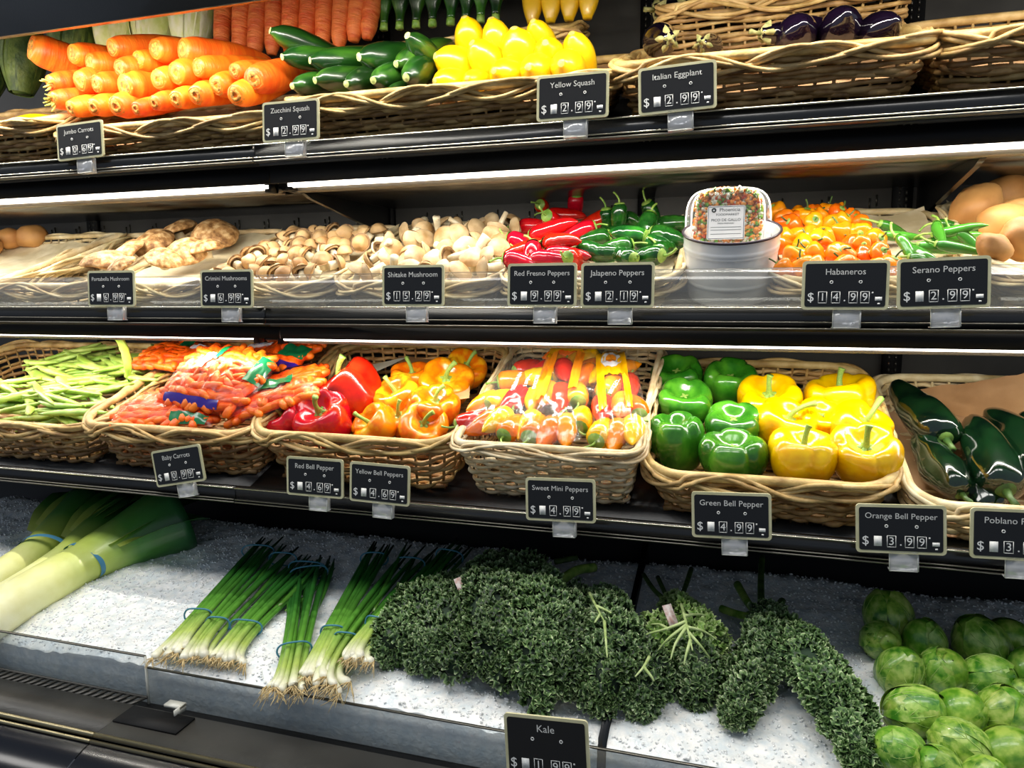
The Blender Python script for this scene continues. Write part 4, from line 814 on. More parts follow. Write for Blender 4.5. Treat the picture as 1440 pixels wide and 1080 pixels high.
#@@CUP
# ------------------------------------------------------------------ white bucket and the salsa tub
mWhite = mat('white_enamel', '#dcdee0', '#e6e7e8', rough=.25, scale=4, coat=.4)
Pb = at(1025, 434, 1.082); BO = Vector((at(1025, 434, 1.20).x, 1.197, deck_z(1.197, 'm')+.002)); bw = Matrix.Translation(BO)@FR.to_4x4()
rb, rt, hb_ = .0640, .0715, .103
prof = [(0.001, 0), (rb*.9, 0), (rb, .003)]
for t in np.linspace(.05, 1, 40):
    z = t*hb_; r = rb+(rt-rb)*t; r += .0012*math.exp(-((z-.030)/.0016)**2)+.0014*math.exp(-((z-.083)/.0016)**2)+.0014*math.exp(-((z-.077)/.0014)**2); prof.append((r, z))
inn = [(r-.0025, z) for r, z in prof[::-1] if z > .004]
bu = tag(link('metal_bucket', MB().surf(lathe(prof+inn+[(.001, .004)], 48), wrap=True).mesh('metal_bucket', mWhite), None, bw), 'white ribbed metal bucket on the middle shelf between jalapenos and habaneros', 'bucket')
th = np.arange(60)*2*pi/60; link('rim', MB().tube([(rt*cos(a), rt*sin(a), hb_) for a in th], .0022, 8, closed=True, ref=(0, 0, 1)).mesh('rim', mat('dark_rim', '#3a2f38', rough=.3, metal=.3)), bu)
def sq_ring(w, h, y, n=48, p=4.):
    a = np.arange(n)*2*pi/n; c, s = np.cos(a), np.sin(a); r = (np.abs(c)**p+np.abs(s)**p)**(-1/p); return np.column_stack([r*c*w/2, np.full(n, y), r*s*h/2])
cupc = at(1023, 307, 1.158); tw = Matrix.Translation(cupc)@Matrix.Rotation(-radians(14), 4, 'X')@Matrix.Scale(1.04, 4)
rings = [sq_ring(.02, .02, -.010), sq_ring(.080, .080, -.010), sq_ring(.090, .090, -.008), sq_ring(.095, .096, 0), sq_ring(.102, .103, .022), sq_ring(.104, .106, .024), sq_ring(.112, .114, .044), sq_ring(.122, .124, .046), sq_ring(.124, .126, .052), sq_ring(.118, .12, .056), sq_ring(.02, .02, .056)]
mTub = film('tub_plastic', '#ffffff', clear=.92, rough=.1, haze=.03, bump=.0)
tub = tag(link('salsa_tub', MB().surf(np.array(rings), wrap=True).mesh('salsa_tub', mTub), None, tw), 'clear plastic tub of pico de gallo leaning in the white bucket', 'tub')
for y_, s_ in ((.024, .1045), (.046, .1235)):
    link('ridge', MB().tube(sq_ring(s_, s_*1.02, y_, 60), .0013, 6, closed=True, ref=(0, 1, 0)).mesh('ridge', mat('clear_ridge', '#e6e6e4', rough=.15, spec=.8)), tub)
pc = {n: MB() for n in ('r', 'o', 'g', 'w')}; rr = random.Random(4)
for k in range(1700):
    u, v = rr.uniform(-1, 1), rr.uniform(-1, 1)
    if abs(u)**4+abs(v)**4 > .95: continue
    A = RNG.normal(size=(3, 3)); q, _ = np.linalg.qr(A); s_ = rr.uniform(.003, .0065)
    c = rr.choices('rogw', (.1, .46, .26, .18))[0]; pc[c].box((u*.047, rr.uniform(-.003, .010), v*.046), (s_, s_, s_*.7), q)
pico = tag(link('pico_de_gallo', pc['o'].mesh('pico_de_gallo', mat('salsa_orange', '#f58a1e', '#ffb04a', rough=.3, scale=90), False), None, tw), 'chopped orange, green and white pico de gallo packed inside the clear tub', 'salsa', kind='stuff')
link('herb_bits', pc['g'].mesh('herb_bits', mat('salsa_green', '#5a9a20', '#93c040', rough=.4, scale=90), False), pico, kind='stuff')
link('onion_bits', pc['w'].mesh('onion_bits', mat('salsa_white', '#f4efd4', rough=.3), False), pico, kind='stuff'); link('tomato_bits', pc['r'].mesh('tomato_bits', mat('salsa_red', '#d2501c', rough=.3), False), pico, kind='stuff')
#@@SIGNS
# ------------------------------------------------------------------ signs
SIGNS = [('Jumbo Carrots', '0.69', 113, 198, 1.10, 2), ('Zucchini Squash', '2.99', 409, 170, 1.10, 0), ('Yellow Squash', '2.99', 805, 136, 1.10, 0), ('Italian Eggplant', '2.99', 952, 124, 1.10, 2),
 ('Portabella Mushroom', '6.99', 157, 406, 1.08, 0), ('Crimini Mushrooms', '6.99', 319, 406, 1.08, 0), ('Shitake Mushroom', '15.29', 581, 402, 1.08, 0), ('Red Fresno Peppers', '9.99', 762, 401, 1.08, 0), ('Jalapeno Peppers', '2.19', 868, 401, 1.08, 0), ('Habaneros', '14.99', 1188, 401, 1.08, 0), ('Serano Peppers', '2.99', 1326, 398, 1.08, 2),
 ('Baby Carrots', '0.99', 251, 655, 1.04, 11), ('Red Bell Pepper', '4.69', 443, 671, 1.04, 0), ('Yellow Bell Peppers', '4.69', 534, 680, 1.04, -1), ('Sweet Mini Peppers', '4.99', 788, 703, 1.04, 2), ('Green Bell Pepper', '4.99', 1028, 725, 1.04, 2.5), ('Orange Bell Pepper', '3.99', 1266, 744, 1.04, 3), ('Poblano Peppers', '3.99', 1432, 752, 1.04, 2), ('Kale', '1.99', 769, 1053, .80, 4)]
def bake(strings):
    out = {}; obs = []
    for s_ in strings:
        cu = bpy.data.curves.new('txt', 'FONT'); cu.body = s_; cu.size = 1.; cu.align_x = 'CENTER'; cu.align_y = 'CENTER'; cu.resolution_u = 3
        o = bpy.data.objects.new('txt', cu); COL.objects.link(o); obs.append((s_, o, cu))
    dg = bpy.context.evaluated_depsgraph_get(); dg.update()
    for s_, o, cu in obs:
        me = bpy.data.meshes.new_from_object(o.evaluated_get(dg)); V = np.array([v.co[:] for v in me.vertices]); tri = []
        me.calc_loop_triangles(); F = np.array([t.vertices[:] for t in me.loop_triangles]); out[s_] = (V, F)
        bpy.data.objects.remove(o); bpy.data.curves.remove(cu); bpy.data.meshes.remove(me)
    return out
LABEL_TXT = ['NWAY', 'Product of', 'Phoenicia', 'FOODMARKET', 'PICO DE GALLO', 'FRESH PREPARED', 'Sweet', 'MINI PEPPERS', 'PRODUCE']
TXT = bake([s[0] for s in SIGNS]+list('0123456789$.')+['lb', 'ea']+LABEL_TXT)
def put_text(mb, s_, x, z, size, y=-.0003, bold=False, fit=None):
    V, F = TXT[s_]
    if len(V) == 0: return
    if fit: size = min(size, fit/(V[:, 0].max()-V[:, 0].min()))
    W = np.column_stack([V[:, 0]*size+x, np.full(len(V), y), V[:, 1]*size+z]); mb.add(W, F)
mSF = mat('sign_frame', '#b3b089', '#c4c09c', rough=.45, scale=40); mSP = mat('sign_black', '#0c0c0e', rough=.35); mSW = mat('sign_white', '#dcdcd8', rough=.5); mSG = mat('sign_text', '#c9c9c4', rough=.5)
mClip = film('clip_plastic', '#eef0f4', clear=.74, rough=.15, haze=.3, bump=0)
for (nm, pr, px, py, Y, roll) in SIGNS:
    kale = nm == 'Kale'; P = at(px, py, Y-.014); W_, H_ = (.108, .066) if not kale else (.106, .082)
    mw = Matrix.Translation(P)@Matrix.Rotation(-radians(4), 4, 'X')@Matrix.Rotation(-radians(roll), 4, 'Y')
    e = empty('price_sign', P, f'black price sign reading {nm} at {pr} dollars', 'sign', None, mw)
    fr_ = MB().rbox(W_, H_, .003, .005); link('sign_frame', fr_.mesh('sign_frame', mSF, False), e)
    fa = MB().rbox(W_-.008, H_-.008, .001, .003, c=(0, -.0017, 0)); link('sign_face', fa.mesh('sign_face', mSP, False), e)
    t = MB(); put_text(t, nm, 0, H_/2-.0155, .0115 if not kale else .013, -.0026, fit=.086); link('product_name', t.mesh('product_name', mSG, False), e)
    ho = MB()
    for x in (-.017, .019):
        ho.tube([(x+.0018*cos(a), -.0024, H_/2-.029+.0018*sin(a)) for a in np.arange(10)*2*pi/10], .0006, 5, closed=True, ref=(0, 1, 0))
    link('hanging_holes', ho.mesh('hanging_holes', mSW, False), e)
    z0 = -H_/2+.0165+(.004 if kale else 0); d = MB(); put_text(d, '$', -.0425, z0, .017, -.0026); fr2 = MB(); bx_ = -.0265
    lead = pr if len(pr) == 5 else '#'+pr
    xs = (-.0275, -.011, .0, .0105, .025)
    for ch_, x in zip(lead, xs):
        if ch_ == '#': link('blank_tile', MB().box((x, -.0024, z0), (.0095, .0006, .0135)).mesh('blank_tile', mSW, False), e); continue
        if ch_ == '.': put_text(d, '.', x, z0, .017, -.0026); continue
        dg_ = MB(); put_text(dg_, ch_, x, z0, .0150, -.0028); fr2 = dg_
        for a_, b_, c_, e_ in ((0, .0075, .0105, .0007), (0, -.0075, .0105, .0007), (-.0052, 0, .0007, .0155), (.0052, 0, .0007, .0155)): fr2.box((x+a_, -.0023, z0+b_), (c_, .0004, e_))
        link('digit', dg_.mesh('digit', mSW, False), e)
    link('currency_and_point', d.mesh('currency_and_point', mSW, False), e, kind='stuff')
    ut = MB().box((.0415, -.0023, z0-.002), (.0085, .0004, .0050)).box((.034, -.0023, z0+.006), (.002, .0004, .002)).box((.042, -.0023, z0-.0085), (.003, .0004, .002)); link('unit_tile', ut.mesh('unit_tile', mSW, False), e)
    if not kale:
        cl = MB().box((0.004, .003, -H_/2-.011), (.034, .0015, .028)).box((.004, .009, -H_/2-.024), (.034, .012, .0015)).box((.0215, .006, -H_/2-.011), (.0012, .010, .026)).box((.004, .0005, -H_/2+.002), (.034, .004, .0015))
        link('clear_clip', cl.mesh('clear_clip', mClip, False), e)
        ce = MB()
        for x in (-.013, .021): ce.box((x, .0022, -H_/2-.011), (.0010, .001, .027))
        ce.box((.004, .0022, -H_/2-.0245), (.034, .001, .001)); link('clip_edge', ce.mesh('clip_edge', mEdge, False), e)
    else:
        link('clear_clip', MB().box((0, .004, -H_/2-.015), (.036, .002, .034)).mesh('clear_clip', mClip, False), e)
# tub label
lm = MB().rbox(.052, .050, .0006, .003, c=(-.002, -.0115, -.010)); lab = link('paper_label', lm.mesh('paper_label', mat('label_white', '#eceae6', rough=.4), False), tub)
lt = MB(); put_text(lt, 'Phoenicia', .003, .0085, .0075, -.0122); put_text(lt, 'FOODMARKET', 0, .0015, .0048, -.0122); put_text(lt, 'PICO DE GALLO', -.002, -.0065, .0056, -.0122); put_text(lt, 'FRESH PREPARED', -.002, -.0115, .003, -.0122)
for z in (-.017, -.021, -.027): lt.box((-.002, -.0121, z), (.042, .0002, .0005))
lt.tube([(-.019+.0025*cos(a), -.0121, .0085+.0025*sin(a)) for a in np.arange(14)*2*pi/14], .0011, 5, closed=True, ref=(0, 1, 0))
link('label_text', lt.mesh('label_text', mat('ink_dark', '#2a3436', rough=.5), False), lab)
lb = MB()
for a_, b_, c_, e_ in ((0, .0235, .048, .0006), (0, -.0235, .048, .0006), (-.0245, 0, .0006, .047), (.0245, 0, .0006, .047)): lb.box((-.002+a_, -.012, -.010+b_), (c_, .0003, e_))
link('label_border', lb.mesh('label_border', MATS['ink_dark'], False), lab)
#@@BAGTEXT
def bag_text(bag, f, txt, u, v, size, ang, w, l, m, nm='printed_text'):
    V, F = TXT[txt]; c, s_ = cos(ang), sin(ang); W = []
    for x, y, _ in V:
        a, b_ = (x*c-y*s_)*size, (x*s_+y*c)*size; p = f(max(-.97, min(.97, u+a*2/w)), max(-.97, min(.97, v+b_*2/l)), lift=.0032); W.append(p)
    mb = MB().add(W, F); link(nm, mb.mesh(nm, m, False), bag, kind='stuff')
for bag, f, w, l, seed in BAGS:
    if seed == 11:
        for i, (t_, u, v, z) in enumerate((('MINI PEPPERS', .0, -.15, .011), ('Product of', .28, -.1, .011), ('PRODUCE', .5, -.1, .009))): bag_text(bag, f, t_, u, v, z, -1.45, w, l, mPWh)
    if seed == 12: bag_text(bag, f, 'Sweet', -.15, .68, .016, 0, w, l, mPWh)
    if seed == 13:
        bag_text(bag, f, 'Sweet', -.12, .82, .012, 0, w, l, mPWh)
        em = MB(); th = np.arange(28)*2*pi/28; em.surf(np.array([[f(-.12+.42*r*cos(a), .5+.22*r*sin(a), lift=.0030) for a in th] for r in (.02, .5, 1)]), wrap=True); e_ = link('round_emblem', em.mesh('round_emblem', mPWh), bag)
        em = MB(); em.surf(np.array([[f(-.12+.22*r*cos(a), .5+.12*r*sin(a), lift=.0038) for a in th] for r in (.02, 1)]), wrap=True); link('emblem_centre', em.mesh('emblem_centre', mPOr), e_)
        bag_text(bag, f, 'PRODUCE', -.1, -.2, .010, 1.2, w, l, mPWh)
    if seed == 7: bag_text(bag, f, 'NWAY', -.31, .28, .010, pi/2, w, l, mPBl)
    if seed == 4: bag_text(bag, f, 'NWAY', -.3, .15, .010, 0, w, l, mPBl)
#@@ICEGOODS
# ------------------------------------------------------------------ on the ice
GR = [(0, '#f6f3e0'), (.16, '#f1f1cf'), (.34, '#b9cf6a'), (.55, '#5f9a35'), (.8, '#2f6e28'), (1, '#1c4a22')]
mSca = mat('scallion_grad', '#e6e6e6', '#ffffff', rough=.3, scale=60, grad=GR, coat=.25, rnd=.08, bump=.1); mRoot = mat('scallion_root', '#b59a68', '#e2cf9e', rough=.8, scale=200)
mBand = mat('blue_band', '#3f7f96', rough=.5)
def bez(A, B_, C, n):
    t = np.linspace(0, 1, n)[:, None]; A, B_, C = map(np.array, (A, B_, C)); m_ = 2*B_-.5*(A+C); return (1-t)**2*A+2*t*(1-t)*m_+t*t*C
def scallions(root, band, tip, n, wpx, label, seed, h=.012, tipdark=True, rootr=1.):
    rr = random.Random(seed); A = ice_pt(*root, h); B_ = ice_pt(*band, h+.008); C = ice_pt(*tip, h+.006); e = empty('scallion_bunch', A, label, 'scallions', 'scallion bunches on the ice'); inv = e.matrix_world.inverted()
    ax = (C-A).normalized(); side = ax.cross(ICEN).normalized(); W_ = wpx/FPX*depth(A)
    for k in range(n):
        f = (k+.5)/n*2-1; lay = rr.uniform(-1, 1); o1 = side*f*W_*.5+ICEN*(.006*lay+.006)-ax*rr.uniform(-.012, .012); o2 = side*f*W_*.33+ICEN*.007*lay; o3 = side*(f*W_*.55+rr.uniform(-.01, .01))+ICEN*.007*lay+ax*rr.uniform(-.03, .012)
        P = bez(A+o1, B_+o2, C+o3, 22); r0 = rr.uniform(.0058, .0078); t = np.linspace(0, 1, 22)
        R = r0*np.interp(t, [0, .05, .12, .3, .55, .9, 1], [.5, 1.05, 1., .74, .72, .62, .25])
        link('stalk', MB().tube(P, R, 9, ref=ICEN, flat=.9, t=t).mesh('stalk', mSca), e, inv)
        if k % 2:
            P2 = bez(A.lerp(C, .45)+o2, A.lerp(C, .72)+o3*1.1, C+o3*1.4+ICEN*.004, 12); link('leaf', MB().tube(P2, r0*np.interp(np.linspace(0, 1, 12), [0, .2, .8, 1], [.4, .75, .6, .15]), 7, ref=ICEN, flat=.6, t=np.linspace(.5, 1, 12)).mesh('leaf', mSca), e, inv)
        rt_ = MB()
        for q in range(11):
            d = -ax+side*rr.uniform(-.7, .7)+ICEN*rr.uniform(-.35, .35); L_ = rr.uniform(.010, .024)*rootr; p0 = A+o1; rt_.tube([p0, p0+d*L_*.5+ICEN*rr.uniform(-.003, .003), p0+d*L_+ICEN*rr.uniform(-.006, .002)+side*rr.uniform(-.003, .003)], (.0011, .0008, .0004), 4)
        link('root_hairs', rt_.mesh('root_hairs', mRoot), e, inv, kind='stuff')
    for c_, ww in ((B_, .44), (A.lerp(C, .86), .58)):
        a = np.arange(26)*2*pi/26; rb_ = [tuple(c_+side*cos(x)*(W_*ww)+ICEN*sin(x)*.016+ax*.002*sin(3*x)) for x in a]; link('rubber_band', MB().tube(rb_, .0016, 6, closed=True, ref=tuple(ax)).mesh('rubber_band', mBand), e, inv)
scallions((240, 922), (279, 866), (378, 757), 7, 52, 'scallion bunch at the far left of the scallions', 1)
scallions((283, 930), (306, 878), (412, 768), 6, 44, 'scallion bunch squeezed in the middle of the left group', 2)
scallions((325, 928), (346, 882), (446, 782), 8, 60, 'scallion bunch at the right of the left group', 3)
scallions((402, 968), (414, 914), (438, 786), 9, 58, 'scallion bunch lying alone with roots over the guard', 4, rootr=1.5)
scallions((446, 952), (468, 890), (536, 766), 7, 44, 'scallion bunch left of the right hand pair', 5)
scallions((470, 968), (487, 900), (590, 772), 7, 48, 'scallion bunch with roots hanging beside the guard edge', 6, .014, rootr=1.4)
scallions((505, 930), (530, 878), (648, 764), 8, 46, 'scallion bunch partly under the kale with pale bulbs', 7, .03)
# leeks
mLeek = mat('leek_grad', '#f4f2e0', '#ffffff', rough=.35, scale=30, stretch=(1, 1, 1), grad=[(0, '#f4f2dc'), (.38, '#f0f2a8'), (.58, '#c6d866'), (.76, '#4f8f3a'), (1, '#1f5a30')], bump=.12, bscale=50, coat=.2)
mLBand = mat('leek_band', '#4f8fb0', rough=.5)
def leeks(st, band, label, seed, rpx):
    A0 = ice_pt(*st[0][0], .03); e = empty('leek_bunch', A0, label, 'leeks', 'leek bunches on the ice'); inv = e.matrix_world.inverted(); rr = random.Random(seed)
    for (a, b_, c, r, fl) in st:
        h = .024; A, B_, C = ice_pt(*a, h), ice_pt(*b_, h+.004), ice_pt(*c, h+.02); P = bez(A, B_, C, 26); t = np.linspace(0, 1, 26); R = r/FPX*depth(B_)
        link('leek_shaft', MB().tube(P, R*np.interp(t, [0, .08, .55, .75, 1], [.85, 1, 1, 1.35, fl]), 18, ref=ICEN, flat=.85, t=t).mesh('leek_shaft', mLeek), e, inv)
        ax = (C-A).normalized(); side = ax.cross(ICEN).normalized()
        for q in range(3):
            f = -.8+q*.8; s0 = A.lerp(C, .60+.03*q)+side*f*R*.5+ICEN*(R*.5*(1-abs(f)*.5)+.002*q); s2 = C+ax*rr.uniform(.01, .09)+side*f*R*1.9+ICEN*(.01-.004*q); s1 = s0.lerp(s2, .5)+ICEN*.010
            Q = bez(s0, s1, s2, 16); tt = np.linspace(0, 1, 16); Wd = R*np.interp(tt, [0, .3, .8, 1], [.4, .8, .9, .3]); G = np.zeros((16, 9, 3))
            for j in range(9):
                u = j/8*2-1; G[:, j] = Q+np.outer(Wd*u, side)+np.outer(-.45*Wd*abs(u)*np.where(tt > .0, 1, 1)+.0*Wd, -ICEN)*(1)
            link('leaf', MB().surf(G, t=np.repeat((.52+.48*tt)[:, None], 9, 1)).mesh('leaf', mLeek), e, inv)
    c_, wd, ax2 = band; Cb = ice_pt(*c_, .029); A, B_, C = [ice_pt(*q, .026) for q in st[0][:3]]; ax = (C-A).normalized(); side = ax.cross(ICEN).normalized(); W_ = wd/FPX*depth(Cb)
    a = np.arange(30)*2*pi/30
    bm2 = MB()
    G = np.array([[tuple(Cb+side*cos(x)*W_*1.06+ICEN*(sin(x)*.038+.001)+ax*o_) for x in a] for o_ in (-.005, -.0025, .0025, .005)]); bm2.surf(G, wrap=True); link('rubber_band', bm2.mesh('rubber_band', mLBand), e, inv)
leeks([((-70, 846), (44, 778), (122, 706), 22, 1.5), ((-50, 868), (80, 790), (178, 708), 20, 1.1)], ((62, 776), 36, 0), 'leek bunch at the far left with a blue band', 1, 24)
leeks([((-60, 902), (98, 802), (252, 728), 33, 2.1)], ((118, 790), 38, 0), 'thick leek beside the left bunch with a blue band and wide green leaves', 2, 30)
# kale
mKale = mat('kale_curl', '#bcc8ac', '#ffffff', rough=.45, scale=16, grad=[(0, '#122210'), (.42, '#2e4e24'), (.78, '#7fa064'), (1, '#e2edc0')], spec=.5, lo=.3, hi=.7, rnd=.32)  # dark leaf to pale edge, low end deepened as shade in the gaps
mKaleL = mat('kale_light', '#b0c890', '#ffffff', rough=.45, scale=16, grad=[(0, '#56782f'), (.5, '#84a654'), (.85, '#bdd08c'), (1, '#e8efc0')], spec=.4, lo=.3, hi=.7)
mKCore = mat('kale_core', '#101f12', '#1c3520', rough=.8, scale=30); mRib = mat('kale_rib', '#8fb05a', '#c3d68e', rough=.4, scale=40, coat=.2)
TH8 = np.arange(9)*2*pi/9; TH16 = np.arange(18)*2*pi/18
RF = [(0, i+1, (i+1) % 9+1) for i in range(9)]
for i in range(9):
    a, a2, o0 = i+1, (i+1) % 9+1, 10+2*i; o1, o2 = 10+(2*i+1) % 18, 10+(2*i+2) % 18; RF += [(a, o0, o1), (a, o1, a2), (a2, o1, o2)]
RF = np.array(RF)
def ruffles(mb, P, Nn, size):
    """curly leaf edges: strongly waved little saddles standing on points P with normals Nn"""
    k = len(P); Nn = Nn+RNG.normal(0, .35, Nn.shape); Nn /= np.linalg.norm(Nn, axis=1)[:, None]; a = np.cross(Nn, RNG.normal(size=(k, 3))); a /= np.linalg.norm(a, axis=1)[:, None]; b = np.cross(Nn, a)
    sz = size*RNG.uniform(.6, 1.25, k); ph = RNG.uniform(0, 6.28, k); fq = RNG.integers(3, 5, k)
    V = np.zeros((k, 28, 3)); T_ = np.zeros((k, 28)); V[:, 0] = P
    for j, (th, rho, am) in enumerate(((TH8, .55, .22), (TH16, 1., .62))):
        off = 1 if j == 0 else 10; z = am*np.sin(fq[:, None]*th[None]+ph[:, None])+.25*rho; r = rho*(1-.18*np.cos(2*fq[:, None]*th[None]+ph[:, None]))
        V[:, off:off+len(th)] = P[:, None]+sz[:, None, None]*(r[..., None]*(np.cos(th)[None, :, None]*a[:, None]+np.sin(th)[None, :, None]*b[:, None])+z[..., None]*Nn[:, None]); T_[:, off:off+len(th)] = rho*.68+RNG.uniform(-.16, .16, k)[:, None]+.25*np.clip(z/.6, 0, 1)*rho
    F = (RF[None]+(np.arange(k)*28)[:, None, None]).reshape(-1, 3); mb.add(V.reshape(-1, 3), F, T_.reshape(-1))
def kale_leaf(e, inv, pts, rpx, light=False, dens=1., rib=None, flat=.75):
    P = np.array([ice_pt(x, y, h) for x, y, h in pts]); P = smooth_prof(P, 6); n = len(P); t = np.linspace(0, 1, n); R = .93*np.interp(t, np.linspace(0, 1, len(rpx)), rpx)/FPX*depth(P[n//2])
    Tn = np.gradient(P, axis=0); Tn /= np.linalg.norm(Tn, axis=1)[:, None]; Nz = np.array(ICEN); S = np.cross(Tn, Nz); S /= np.linalg.norm(S, axis=1)[:, None]; U = np.cross(S, Tn)
    L_ = np.linalg.norm(np.diff(P, axis=0), axis=1).sum(); area_ = L_*R.mean()*2*pi; k = int(area_/(.0056**2)*1.0*dens)
    prob = R/R.sum(); idx = RNG.choice(n, k, p=prob); a = RNG.uniform(-.9, pi+.9, k); rad = R[idx]*RNG.uniform(.80, 1.06, k)
    nzz = np.array([mn.noise(Vector((t[i]*7, q*1.6, rpx[0]*.37+pts[0][0]))) for i, q in zip(idx, a)]); rad = rad*(1+.42*nzz)
    rad *= 1+.12*np.array([mn.noise(Vector((t[i]*9, q*1.7, rpx[0]))) for i, q in zip(idx, a)])
    nor = np.cos(a)[:, None]*S[idx]+np.sin(a)[:, None]*U[idx]; nor2 = np.cos(a)[:, None]*S[idx]+flat*np.sin(a)[:, None]*U[idx]
    kp = nzz+RNG.normal(0, .08, k) > -.30; idx, a, rad, nor, nor2 = idx[kp], a[kp], rad[kp], nor[kp], nor2[kp]; k = len(idx)
    C = P[idx]+nor2*rad[:, None]+Tn[idx]*RNG.uniform(-.006, .006, (k, 1)); C = C-0
    # rounded tip
    kt = int(k*.10); th = RNG.uniform(0, pi/2, kt); a2 = RNG.uniform(-.6, pi+.6, kt); tipn = np.cos(th)[:, None]*Tn[-1]+np.sin(th)[:, None]*(np.cos(a2)[:, None]*S[-1]+flat*np.sin(a2)[:, None]*U[-1]); C2 = P[-1]+tipn*R[-1]*RNG.uniform(.8, 1.05, (kt, 1))
    mb = MB(); ruffles(mb, np.vstack([C, C2]), np.vstack([nor, tipn]), .0064)
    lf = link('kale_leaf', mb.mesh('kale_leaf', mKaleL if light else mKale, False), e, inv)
    Rc = R*.86; core = MB().tube(np.vstack([P, P[-1]+Tn[-1]*Rc[-1]*.6]), np.append(Rc, Rc[-1]*.3), 12, ref=ICEN, flat=flat, t=0.); link('shade_core', core.mesh('shade_core', mKCore if not light else mKale), lf)  # dark core tube fills the leaf, its colour giving shade between curls
def stem(e, inv, pts, r0, r1, name='stem', m=None):
    P = smooth_prof(np.array([ice_pt(x, y, h) for x, y, h in pts]), 5); link(name, MB().tube(P, np.linspace(r0, r1, len(P)), 9).mesh(name, m or mRib), e, inv)
def kale(label, leaves, stems, ties=(), ribs=()):
    A = ice_pt(*leaves[0][0][0]); e = empty('kale_bunch', A, label, 'kale', 'curly kale bunches on the ice'); inv = e.matrix_world.inverted()
    for lv in leaves: kale_leaf(e, inv, *lv)
    for s_ in stems: stem(e, inv, *s_)
    for s_ in ribs: stem(e, inv, s_, .0026, .0009, 'leaf_rib', mat('kale_rib_pale', '#93aa62', '#b9cb8c', rough=.5, scale=60))
    for x, y, h, w_, l_, ang in ties:
        P = ice_pt(x, y, h); bx2 = MB().box((0, 0, 0), (w_, l_, .0012)); bx2.box((.0, 0, .0008), (w_*.5, l_*.7, .0006)); mw = Matrix.Translation(P)@FR.to_4x4()@Matrix.Rotation(ang, 4, 'Z')@Matrix.Rotation(.5, 4, 'X')
        link('twist_tie', bx2.mesh('twist_tie', mat('tie_paper', '#cfa79a', '#efe4dc', rough=.5, scale=160), False), e, inv@mw)
kale('kale bunch at the left, touching the scallion bulbs', [([(652, 822, .03), (600, 850, .04), (560, 900, .03)], [24, 42, 40]), ([(655, 835, .05), (628, 880, .05), (598, 920, .03)], [30, 40, 30]), ([(560, 910, .02), (552, 930, .012)], [22, 14]), ([(650, 905, .045), (640, 935, .03)], [34, 30])],
     [([(655, 800, .05), (640, 812, .05), (610, 838, .06)], .004, .003)], [(648, 826, .085, .012, .034, .7)])
kale('largest kale bunch, rising highest in the middle', [([(690, 800, .05), (700, 850, .07), (690, 910, .05)], [32, 54, 44]), ([(740, 805, .05), (762, 860, .07), (752, 930, .05)], [34, 52, 42]), ([(735, 900, .06), (742, 950, .03)], [44, 26]), ([(700, 935, .04), (705, 955, .03)], [26, 18]), ([(765, 965, .03), (752, 990, .015)], [26, 18]), ([(705, 800, .055), (735, 812, .06)], [28, 38])],
     [([(780, 790, .03), (812, 784, .03)], .006, .005, 'stem', mStemD)], [(776, 838, .09, .010, .026, -.2)])
kale('kale bunch with a thick green stem right of the largest one', [([(812, 840, .05), (800, 890, .06), (800, 950, .04)], [30, 42, 34]), ([(850, 850, .05), (862, 900, .06), (858, 960, .04)], [34, 44, 36]), ([(880, 900, .05), (905, 940, .04), (900, 985, .02)], [34, 38, 28]), ([(870, 965, .03), (905, 990, .02)], [26, 20]), ([(830, 975, .03), (850, 995, .02)], [24, 16])],
     [([(775, 832, .05), (792, 815, .06), (812, 802, .06), (836, 798, .05)], .009, .008, 'stem', mStem)], (), [[(829, 834, .085), (838, 852, .10), (850, 874, .105)], [(838, 852, .10), (852, 858, .1), (868, 868, .09)], [(844, 864, .105), (836, 876, .1)], [(850, 874, .105), (852, 900, .108), (854, 925, .1)], [(913, 924, .08), (905, 938, .09), (893, 952, .085)], [(905, 938, .09), (915, 950, .085), (920, 958, .08)]])
kale('kale bunch beside the divider with a twist tie and pale ribs', [([(948, 845, .03), (966, 872, .05), (985, 905, .04)], [16, 34, 40], True), ([(930, 875, .05), (925, 905, .04), (930, 940, .02)], [24, 32, 26], True), ([(975, 905, .04), (985, 945, .03), (982, 975, .015)], [34, 38, 26]), ([(930, 945, .03), (940, 965, .015)], [30, 20]), ([(1000, 900, .04), (1004, 940, .025)], [24, 18])],
     [([(905, 808, .02), (922, 832, .03), (945, 850, .04)], .004, .004, 'stem', mStemD), ([(972, 800, .02), (962, 830, .03), (952, 850, .04)], .0045, .004, 'stem', mStemD), ([(925, 812, .02), (940, 845, .035)], .004, .004, 'stem', mStemD)], [(943, 866, .085, .014, .034, .5)], [[(958, 850, .085), (966, 880, .098), (974, 915, .094)], [(964, 874, .096), (938, 884, .09), (910, 892, .075), (902, 900, .07)], [(965, 882, .098), (950, 905, .09), (943, 928, .075)], [(966, 878, .098), (940, 898, .09), (925, 915, .07)], [(968, 882, .098), (990, 888, .086), (1008, 900, .07)], [(969, 890, .098), (985, 908, .09), (998, 925, .07)], [(971, 900, .097), (965, 920, .09), (962, 935, .08)], [(962, 866, .092), (985, 864, .08), (1003, 870, .065)], [(940, 885, .09), (928, 878, .08), (915, 878, .07)]])
